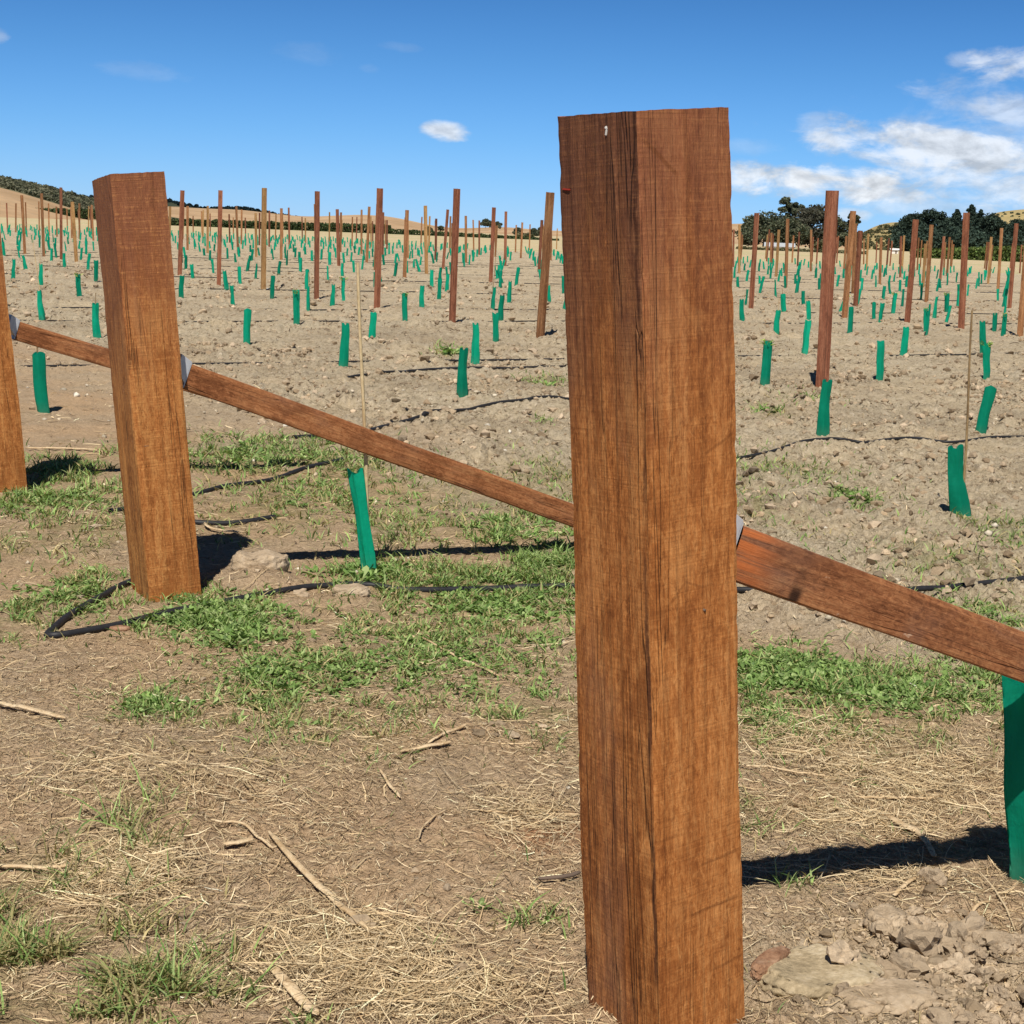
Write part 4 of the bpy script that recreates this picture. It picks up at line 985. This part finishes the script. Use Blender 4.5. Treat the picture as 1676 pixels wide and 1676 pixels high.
H_dark = hill('hill', [(0, 322), (90, 319), (150, 322), (220, 322), (275, 327), (310, 336), (345, 341), (400, 340), (430, 346), (470, 353), (560, 366), (650, 376)], 1400, 350, 300, M['hill_dark'], 4)
H_green = hill('hill', [(1330, 420), (1400, 388), (1430, 372), (1450, 366), (1480, 364), (1530, 372), (1600, 362), (1630, 348), (1660, 345), (1720, 340), (1900, 330), (2200, 335)], 760, 280, 250, M['hill_green'], 5, rough=.05)

# ------------------------------------------------------------------ leaves for trees, scrub and hedges
def cards(c, size, tint, flat=0.0):
    n = len(c); d = R.standard_normal((n, 3)); d[:, 2] *= (1 - flat); d /= np.linalg.norm(d, axis=1)[:, None]
    s = np.cross(d, R.standard_normal((n, 3))); s /= np.linalg.norm(s, axis=1)[:, None]
    sz = (size * (.6 + .8 * R.random(n)))[:, None]
    V = np.stack([c - d * sz * .6, c + s * sz * .42, c + d * sz * .6, c - s * sz * .42], 1).reshape(-1, 3)
    F = (np.arange(n)[:, None] * 4 + np.arange(4)[None, :]); return V, F, np.repeat(tint, 4, 0)
def clump_pts(n, r):
    d = R.standard_normal((n, 3)); d /= np.linalg.norm(d, axis=1)[:, None]; return d * r * (.55 + .45 * R.random((n, 1)) ** .6)
def tree(name, label, x, y, Hh, W, kind, cols, group, n=3400, z0=0.0):
    root = bpy.data.objects.new(name, None); C.objects.link(root); root.location = (x, y, z0); tag(root, label, 'tree', group)
    limbs = []; pts = []; tints = []
    def trunk_tube(p, r0, r1):
        p = np.array(p); V, F = tube_np(p, np.linspace(r0, r1, len(p)), 7); limbs.append((V, F))
    trunk_tube([(0, 0, -.5), (.02 * W, 0, Hh * .3), (-.02 * W, .01 * W, Hh * .62), (0, 0, Hh * .9)], Hh * .028, Hh * .006)
    cl = []
    if kind == 'conifer':
        for i in range(80):
            t = (i + R.random()) / 80; z = Hh * (.06 + .90 * t); rr_ = W * .5 * (1 - t) ** .75 * (.35 + .75 * R.random()); a = R.random() * 6.28
            cl.append((rr_ * math.cos(a), rr_ * math.sin(a), z, W * .22 * (1.1 - .82 * t)))
        cl += [(0, 0, Hh * .97, W * .05), (0, 0, Hh * .9, W * .09)]
    elif kind == 'gum':
        for i in range(26):
            a = R.random() * 6.28; t = R.random(); z = Hh * (.22 + .70 * t); rr_ = W * .5 * math.sqrt(max(.06, 1 - (2 * abs(t - .42)) ** 2)) * (.35 + .7 * R.random())
            cl.append((rr_ * math.cos(a), rr_ * math.sin(a), z, W * (.13 + .10 * R.random())))
    elif kind == 'tall':
        for i in range(40):
            a = R.random() * 6.28; t = R.random(); z = Hh * (.4 + .56 * t); rr_ = W * .5 * (.15 + .85 * R.random()) * (1.05 - .5 * t)
            cl.append((rr_ * math.cos(a), rr_ * math.sin(a), z, W * (.05 + .08 * R.random())))
    else:
        for i in range(20):
            a = R.random() * 6.28; t = R.random(); z = Hh * (.25 + .6 * t); rr_ = W * .5 * math.sqrt(max(.05, 1 - t * t)) * (.3 + .65 * R.random())
            cl.append((rr_ * math.cos(a), rr_ * math.sin(a), z, W * (.12 + .08 * R.random())))
    for i, (cx, cy, cz, cr) in enumerate(cl):
        if i % 2 == 0 and kind != 'conifer': trunk_tube([(0, 0, max(Hh * .12, cz - .35 * Hh)), (cx * .5, cy * .5, cz - .12 * Hh), (cx, cy, cz)], Hh * .012, Hh * .003)
        m = max(20, int(2.2 * n / len(cl))); p = clump_pts(m, cr) * (.75 + .5 * R.random((m, 1))) * np.array([1, 1, .72]) + np.array([cx, cy, cz])
        pts.append(p); tints.append(pal(m, cols, .2) * (.75 + .5 * R.random()))
    V, F, T = cards(np.concatenate(pts), max(.4, W * .042), np.concatenate(tints), .2)
    link('crown', mesh_np('crown', V, F, M['tree'], T), root)
    VV, FF, o_ = [], [], 0
    for V, F in limbs: VV.append(V); FF.append(F + o_); o_ += len(V)
    link('trunk', mesh_np('trunk', np.concatenate(VV), np.concatenate(FF), M['bark'], smooth=True), root)
def tree_px(name, label, px, top, w_px, D, kind, cols, group, n=3400, base=None):
    x, y, zt = far_pt(px, top, D); z0 = 0.0 if base is None else far_pt(px, base, D)[2]
    tree(name, label, x, y, zt - z0, w_px * D / FPX, kind, cols, group, n, z0)
GUM = [(.08, .10, .06), (.115, .13, .08), (.055, .07, .045), (.15, .15, .095)]
GUMB = [(.085, .085, .065), (.10, .095, .07), (.06, .065, .045)]
PINE = [(.040, .064, .048), (.058, .086, .062), (.026, .044, .035)]
OLIVE = [(.11, .115, .055), (.15, .14, .075), (.075, .085, .04), (.19, .17, .10)]
GT = 'dark gum trees beyond the right half of the vineyard'
tree_px('gum_tree', 'broad dark gum tree at the left end of the gum group', 1252, 350, 78, 430, 'gum', GUM, GT, 3600)
tree_px('gum_tree', 'small dark gum at the foot of the left end of the gum group', 1226, 378, 38, 410, 'round', GUM, GT, 1800)
tree_px('gum_tree', 'tall open-topped gum standing above the others', 1296, 323, 58, 450, 'tall', GUM, GT, 3800)
tree_px('gum_tree', 'greyish brown gum just right of the tall open-topped gum', 1330, 338, 78, 440, 'gum', GUMB, GT, 4200)
tree_px('gum_tree', 'dark gum low down between the broad and the greyish gums', 1288, 362, 70, 420, 'gum', GUM, GT, 3200)
tree_px('gum_tree', 'dark gum behind the thickest-looking red-brown row post', 1366, 352, 50, 445, 'gum', GUM, GT, 2600)
tree_px('gum_tree', 'small upright gum at the right end of the gum group', 1398, 347, 34, 440, 'tall', GUM, GT, 2400)
tree_px('gum_tree', 'low bushy gum under the right end of the gum group', 1388, 378, 48, 425, 'round', GUM, GT, 2200)
tree_px('gum_tree', 'olive bush growing low before the gum group, behind a tan post', 1352, 394, 40, 330, 'round', OLIVE, GT, 1500)
CT = 'dark conifers in the stand at the right'
for px, top, w, lab, kd in ((1497, 352, 44, 'shorter dark conifer at the left end of the stand', 'gum'), (1520, 343, 44, 'rounded dark conifer second from the left of the stand', 'gum'), (1545, 349, 44, 'dark conifer in the dip of the stand left of the pale-edged post', 'gum'),
                       (1567, 342, 34, 'dark conifer touching the left of the pale-edged row post', 'conifer'), (1591, 334, 34, 'tallest pointed dark conifer in the stand', 'conifer'), (1606, 342, 28, 'pointed dark conifer just right of the tallest one', 'conifer'),
                       (1627, 352, 46, 'dark conifer at the right shoulder of the stand', 'gum'), (1645, 372, 48, 'low dark conifer sloping away right of the stand', 'gum'), (1668, 362, 40, 'dark tree at the right edge behind the last row post', 'gum'), (1560, 374, 70, 'low dark conifer filling the foot of the stand', 'gum'), (1510, 380, 60, 'low dark conifer at the left foot of the stand', 'gum'), (1610, 382, 70, 'low dark conifer at the right foot of the stand', 'gum')):
    tree_px('conifer', lab, px, top, w * 1.35, 560 + R.uniform(-20, 20), kd, PINE, CT, 5200)
LT = 'lone dark trees before the golden hills'
for px, top, w, D, lab, nn in ((795, 358, 26, 800, 'round dark tree, the largest one on the golden hill crest', 2200), (814, 362, 18, 790, 'smaller round dark tree touching the largest one on the crest', 1400), (702, 369, 14, 700, 'tiny dark tree at the foot of the golden hill', 900),
                              (722, 369, 12, 700, 'second tiny dark tree at the foot of the golden hill', 800), (874, 373, 18, 420, 'dark tree just left of the tallest front post', 1400), (888, 369, 16, 430, 'dark tree half hidden by the brown leaning row post', 1400), (848, 372, 16, 480, 'brownish bush left of the dark tree by the tallest post', 1200), (860, 384, 26, 380, 'low green bush left of the tallest front post', 1400), (1201, 376, 12, 700, 'tiny dark tree right of the tallest front post below the hill', 700)):
    base = None if D < 600 else top + 14 if w > 13 else top + 10
    tree_px('dark_tree', lab, px, top, w, D, 'round', GUM if 'green' not in lab else OLIVE, LT, nn, base)
# scrub on the slopes, pines on the ridge, hedges: masses
from mathutils.bvhtree import BVHTree
def scrub(name, label, cat, spots, cols, dens, size, hl):
    pts, tt = [], []
    bv = BVHTree.FromPolygons([v.co[:] for v in hl.data.vertices], [p.vertices[:] for p in hl.data.polygons])
    for px, py, s in spots:
        h_ = bv.ray_cast(Vector((0, 0, CAMH)), Vector(ray(px, py)).normalized())
        if h_[0] is None: continue
        x, y, z = h_[0]; D = math.hypot(x, y); z += .35 * s * D / FPX
        r = s * D / FPX; m = max(18, int(dens * s)); pts.append(clump_pts(m, r) * np.array([1, 1, .7]) + np.array([x, y, z])); tt.append(pal(m, cols, .2) * (.7 + .6 * R.random()))
    V, F, T = cards(np.concatenate(pts), size, np.concatenate(tt), .2)
    o = link(name, mesh_np(name, V, F, M['tree'], T)); tag(o, label, cat, None, 'stuff')
sp = []
for _ in range(1100):
    px = R.uniform(-20, 240); c = np.interp(px, [0, 50, 100, 150, 200, 260], [291, 302, 314, 327, 340, 352]); g = np.interp(px, [0, 40, 80, 120, 160, 260], [306, 317, 329, 341, 350, 354])
    sp.append((px, R.uniform(c + .5, max(c + 2, g)), R.uniform(1.5, 3.2) + 2.6 * R.random() ** 3))
scrub('hillside_scrub', 'grey-green scrub covering the upper slope of the left hill', 'scrub', sp, [(.15, .155, .10), (.11, .12, .075), (.20, .19, .125)], 14, 1.1, H_scrub)
sp = [(px, np.interp(px, [60, 90, 150, 220, 275, 310, 345, 400, 430, 470], [320, 319, 322.5, 322.5, 327.5, 336.5, 341.5, 340.5, 346.5, 353]) + R.uniform(0, 5), R.uniform(1.5, 3.4)) for px in R.uniform(62, 474, 420)]
sp += [(px, R.uniform(354, 357), 1.4) for px in R.uniform(475, 520, 20)]
scrub('ridge_forest', 'dark pine forest along the far ridge at the left', 'forest', sp, [(.014, .026, .028), (.02, .034, .034), (.01, .02, .022)], 10, 2.0, H_dark)
sp = []
for _ in range(520):
    px = R.uniform(1392, 1500); c = np.interp(px, [1390, 1410, 1440, 1460, 1500], [392, 384, 372, 368, 368]); sp.append((px, R.uniform(c, 424), R.uniform(1.4, 4.2)))
scrub('slope_scrub', 'olive scrub bushes on the slope between gum trees and conifers', 'scrub', sp, OLIVE + [(.07, .085, .04)], 12, .7, H_green)
sp = [(R.uniform(1600, 1700), R.uniform(348, 356), R.uniform(1, 2.4)) for _ in range(26)] + [(R.uniform(1615, 1690), R.uniform(366, 400), R.uniform(2, 5)) for _ in range(60)]
scrub('hilltop_scrub', 'dark bushes along the top of the pasture hill at the right', 'scrub', sp, GUM, 9, .8, H_green)
def hedge(label, x0, x1, top, bot, D, cols, n, size=.35):
    px = R.uniform(x0, x1, n); t = R.random(n); lump = 1.5 * perlin(px / 9, px * 0, 3)
    yy = np.interp(px, [x0, x1], top) + lump; zz = np.interp(px, [x0, x1], bot); P = []
    for a, b, c, u in zip(px, yy, zz, t):
        P.append(far_pt(a, b + (c - b) * u, D + R.uniform(-1.6, 1.6)))
    o3 = np.array(P); o3[:, 2] = np.maximum(o3[:, 2], .05)
    V, F, T = cards(o3, size, pal(n, cols, .25), .1); org = o3.mean(0); org[2] = 0
    o = link('hedge', mesh_np('hedge', V - org, F, M['tree'], T), loc=org); tag(o, label, 'hedge', 'dark hedges at the end of the field')
HC = [(.05, .075, .03), (.07, .095, .035), (.035, .055, .025)]
hedge('dark green hedge below the left hill, left of the second thick post', -30, 176, (339, 343), (353, 359), 410, HC, 6000, .4)
hedge('dark green hedge below the golden hill right of the second thick post', 270, 640, (358, 368), (371, 384), 300, HC, 9000, .35)
hedge('dark green hedge below the hill crest left of the tallest front post', 630, 915, (374, 391), (385, 398), 300, HC, 6000, .3)
hedge('pale green hedge at the foot of the gum trees', 1205, 1420, (404, 412), (410, 418), 262, OLIVE, 5000, .28)
hedge('bright green vine hedge at the foot of the conifers', 1490, 1680, (408, 402), (426, 432), 230, [(.10, .15, .04), (.14, .18, .055), (.07, .11, .035)], 7000, .3)
# farm sheds ------------------------------------------------------------
def shed(label, px, D, w, d, h, roofc, wallc):
    x, y, _ = far_pt(px, 400, D); root = bpy.data.objects.new('farm_shed', None); C.objects.link(root); root.location = (x, y, 0); root.rotation_euler = (0, 0, -.12); tag(root, label, 'shed', 'pale farm sheds below the gum trees')
    bm = bmesh.new(); r = bmesh.ops.create_cube(bm, size=1); bmesh.ops.scale(bm, vec=(w, d, h), verts=bm.verts); bmesh.ops.translate(bm, vec=(0, 0, h / 2), verts=bm.verts); link('wall', bm_mesh('wall', bm, wallc), root)
    bm = bmesh.new(); o = .25; rg = h + .42 * d / 2; t = .06
    v = [bm.verts.new(q) for q in ((-w / 2 - o, -d / 2 - o, h - .08), (w / 2 + o, -d / 2 - o, h - .08), (w / 2 + o, 0, rg), (-w / 2 - o, 0, rg), (w / 2 + o, d / 2 + o, h - .08), (-w / 2 - o, d / 2 + o, h - .08))]
    for f in ((v[0], v[1], v[2], v[3]), (v[3], v[2], v[4], v[5]), (v[0], v[3], v[5]), (v[1], v[4], v[2])): bm.faces.new(f)
    link('roof', bm_mesh('roof', bm, roofc), root)
    bm = bmesh.new(); bmesh.ops.create_cube(bm, size=1); bmesh.ops.scale(bm, vec=(w * .22, .06, h * .7), verts=bm.verts); bmesh.ops.translate(bm, vec=(w * .18, -d / 2 - .02, h * .36), verts=bm.verts); link('door', bm_mesh('door', bm, M['bark']), root)
M['roof'] = simple('grey_roof_sheet', (.42, .44, .46), .5); M['white'] = simple('white_wall', (.72, .70, .66), .8, 0, .08)
shed('low white-walled shed with grey roof under the gum trees', 1276, 270, 4.6, 2.6, .72, M['roof'], M['white'])
shed('tiny white shed at the foot of the olive scrub', 1465, 330, 1.3, 1.2, .8, M['white'], M['white'])

# ------------------------------------------------------------------ sky
SUN_EL, SUN_AZ = math.atan2(1, .71), math.atan2(-.14, -.985)          # azimuth from +Y towards +X
def build_sky():
    w = bpy.data.worlds.new('World'); bpy.context.scene.world = w; w.use_nodes = True; t = w.node_tree; t.nodes.clear()
    k = NT.__new__(NT); k.t = t
    out = k.n('ShaderNodeOutputWorld'); bg = k.n('ShaderNodeBackground'); k.l(bg.outputs[0], out.inputs[0])
    sky = k.n('ShaderNodeTexSky', sky_type='NISHITA', sun_disc=False); sky.sun_elevation = SUN_EL; sky.sun_rotation = SUN_AZ
    sky.altitude = 100; sky.air_density = 1.0; sky.dust_density = 0.0; sky.ozone_density = 3.0
    g = k.n('ShaderNodeTexCoord').outputs['Generated']; s = k.n('ShaderNodeSeparateXYZ'); k.l(g, s.inputs[0])
    az = k.math('ARCTAN2', s.outputs[0], s.outputs[1]); el = k.math('ARCSINE', s.outputs[2])
    cv = k.n('ShaderNodeCombineXYZ'); k.l(az, cv.inputs[0]); k.l(el, cv.inputs[1])
    P = cv.outputs[0]
    big = k.noise(k.mapping(P, (26, 46, 1)), 1, 10, .60, .35)
    sh1 = k.noise(k.mapping(P, (30, 55, 1)), 1, 8, .6, .3); sh2 = k.noise(k.mapping(P, (30, 55, 1), loc=(.12, .28, 0)), 1, 8, .6, .3)
    wisp = k.noise(k.mapping(P, (26, 80, 1), rot=(0, 0, -.12)), 1, 9, .68, .8)
    nz = k.math('ADD', k.math('MULTIPLY', k.math('SUBTRACT', big, .5), 2.3), k.math('MULTIPLY', k.math('SUBTRACT', wisp, .5), 1.2))
    tot = None
    for px, py, rx, ry, al in ((727, 214, 44, 17, .85), (1340, 300, 190, 34, 1), (1230, 290, 80, 22, .9), (1660, 245, 260, 110, .42), (1420, 296, 70, 26, 1), (1470, 318, 90, 18, .85), (1540, 240, 250, 46, .92), (1650, 258, 120, 44, .9), (1400, 228, 100, 26, .8), (1680, 185, 130, 40, .62), (1670, 106, 95, 30, .72), (1572, 98, 26, 14, .35), (1640, 310, 180, 50, .78), (1520, 335, 170, 24, .45),
                               (1395, 350, 34, 12, .6), (235, 118, 75, 16, .10), (500, 88, 55, 20, .07), (660, 77, 45, 9, .09), (605, 112, 20, 9, .07), (-8, 55, 24, 14, .3), (1232, 240, 60, 16, .14), (1570, 172, 70, 20, .35), (1335, 205, 40, 22, .35), (1460, 208, 30, 12, .3), (1950, 230, 260, 70, .9), (2150, 120, 200, 50, .8), (-300, 180, 140, 30, .4)):
        a, e = azel(px, py); wa = rx / FPX; we = ry / FPX
        dx = k.math('MULTIPLY', k.math('SUBTRACT', az, a), 1 / wa); dy = k.math('MULTIPLY', k.math('SUBTRACT', el, e), 1 / we)
        dy = k.math('ADD', dy, k.math('MULTIPLY', dx, .05 * wa / we))
        q = k.math('MAXIMUM', k.math('SUBTRACT', 1.0, k.math('ADD', k.math('MULTIPLY', dx, dx), k.math('MULTIPLY', dy, dy))), -1.2)
        q = k.math('ADD', k.math('MULTIPLY', q, .75), nz)
        q = k.math('MULTIPLY', k.mr(q, -.05, .85), al)
        tot = q if tot is None else k.math('MAXIMUM', tot, q)
    mask = tot
    lit = k.math('ADD', .80, k.math('MULTIPLY', k.math('SUBTRACT', sh1, sh2), 1.5))
    lit = k.math('ADD', lit, k.math('MULTIPLY', mask, .14))
    lit = k.math('MINIMUM', k.math('MAXIMUM', lit, .60), 1.06)
    cl = k.n('ShaderNodeVectorMath', operation='SCALE'); cl.inputs[0].default_value = CLOUD; k.l(lit, cl.inputs['Scale'])
    hs = k.n('ShaderNodeHueSaturation'); k.l(sky.outputs[0], hs.inputs['Color']); hs.inputs['Saturation'].default_value = SKYSAT; hs.inputs['Value'].default_value = SKYVAL
    rp_ = k.n('ShaderNodeValToRGB'); k.l(k.math('MULTIPLY', el, 2.0), rp_.inputs[0]); ce = rp_.color_ramp.elements; ce.new(.5); ce.new(.5); ce.new(.5); ce.new(.5)
    for e_, (p_, c_) in zip(ce, ((.0, (.31, .55, 1.12)), (.11, (.235, .475, .90)), (.20, (.19, .41, .74)), (.29, (.15, .345, .62)), (.55, (.13, .22, .33)), (1.0, (.12, .17, .22)))): e_.position = p_; e_.color = (*c_, 1)
    up = k.n('ShaderNodeVectorMath', operation='SCALE'); k.l(rp_.outputs[0], up.inputs[0]); up.inputs['Scale'].default_value = 2.4
    tintd = k.mix(1.0, hs.outputs[0], up.outputs[0], 'MULTIPLY')
    k.l(k.mix(k.math('MULTIPLY', mask, .93), tintd, cl.outputs[0]), bg.inputs[0])
    bg.inputs[1].default_value = SKYS
CLOUD, SKYSAT, SKYVAL, SKYS = (16.6, 17.2, 18.0), 1.0, 1.0, .0490
build_sky()
sun = bpy.data.lights.new('sun', 'SUN'); sun.energy = 5.0; sun.angle = rad(.53); sun.color = (1, .94, .85)
so = bpy.data.objects.new('sun', sun); C.objects.link(so)
sd = Vector((math.sin(SUN_AZ) * math.cos(SUN_EL), math.cos(SUN_AZ) * math.cos(SUN_EL), math.sin(SUN_EL)))
so.rotation_euler = sd.to_track_quat('Z', 'Y').to_euler(); so.location = (-5, -20, 30)

# ------------------------------------------------------------------ camera and render
cam = bpy.data.cameras.new('camera'); co = bpy.data.objects.new('camera', cam); C.objects.link(co)
cam.sensor_width = 36; cam.lens = 36 * FPX / 1676; cam.clip_start = .05; cam.clip_end = 20000
co.matrix_world = Matrix.Translation((0, 0, CAMH)) @ Matrix.Rotation(math.pi / 2 - PITCH, 4, 'X') @ Matrix.Rotation(ROLL, 4, 'Z')
sc = bpy.context.scene; sc.camera = co
sc.view_settings.view_transform = 'Standard'; sc.view_settings.look = 'None'; sc.view_settings.exposure = .12; sc.view_settings.gamma = 1
sc.cycles.use_denoising = True; sc.cycles.max_bounces = 6; sc.cycles.transparent_max_bounces = 4
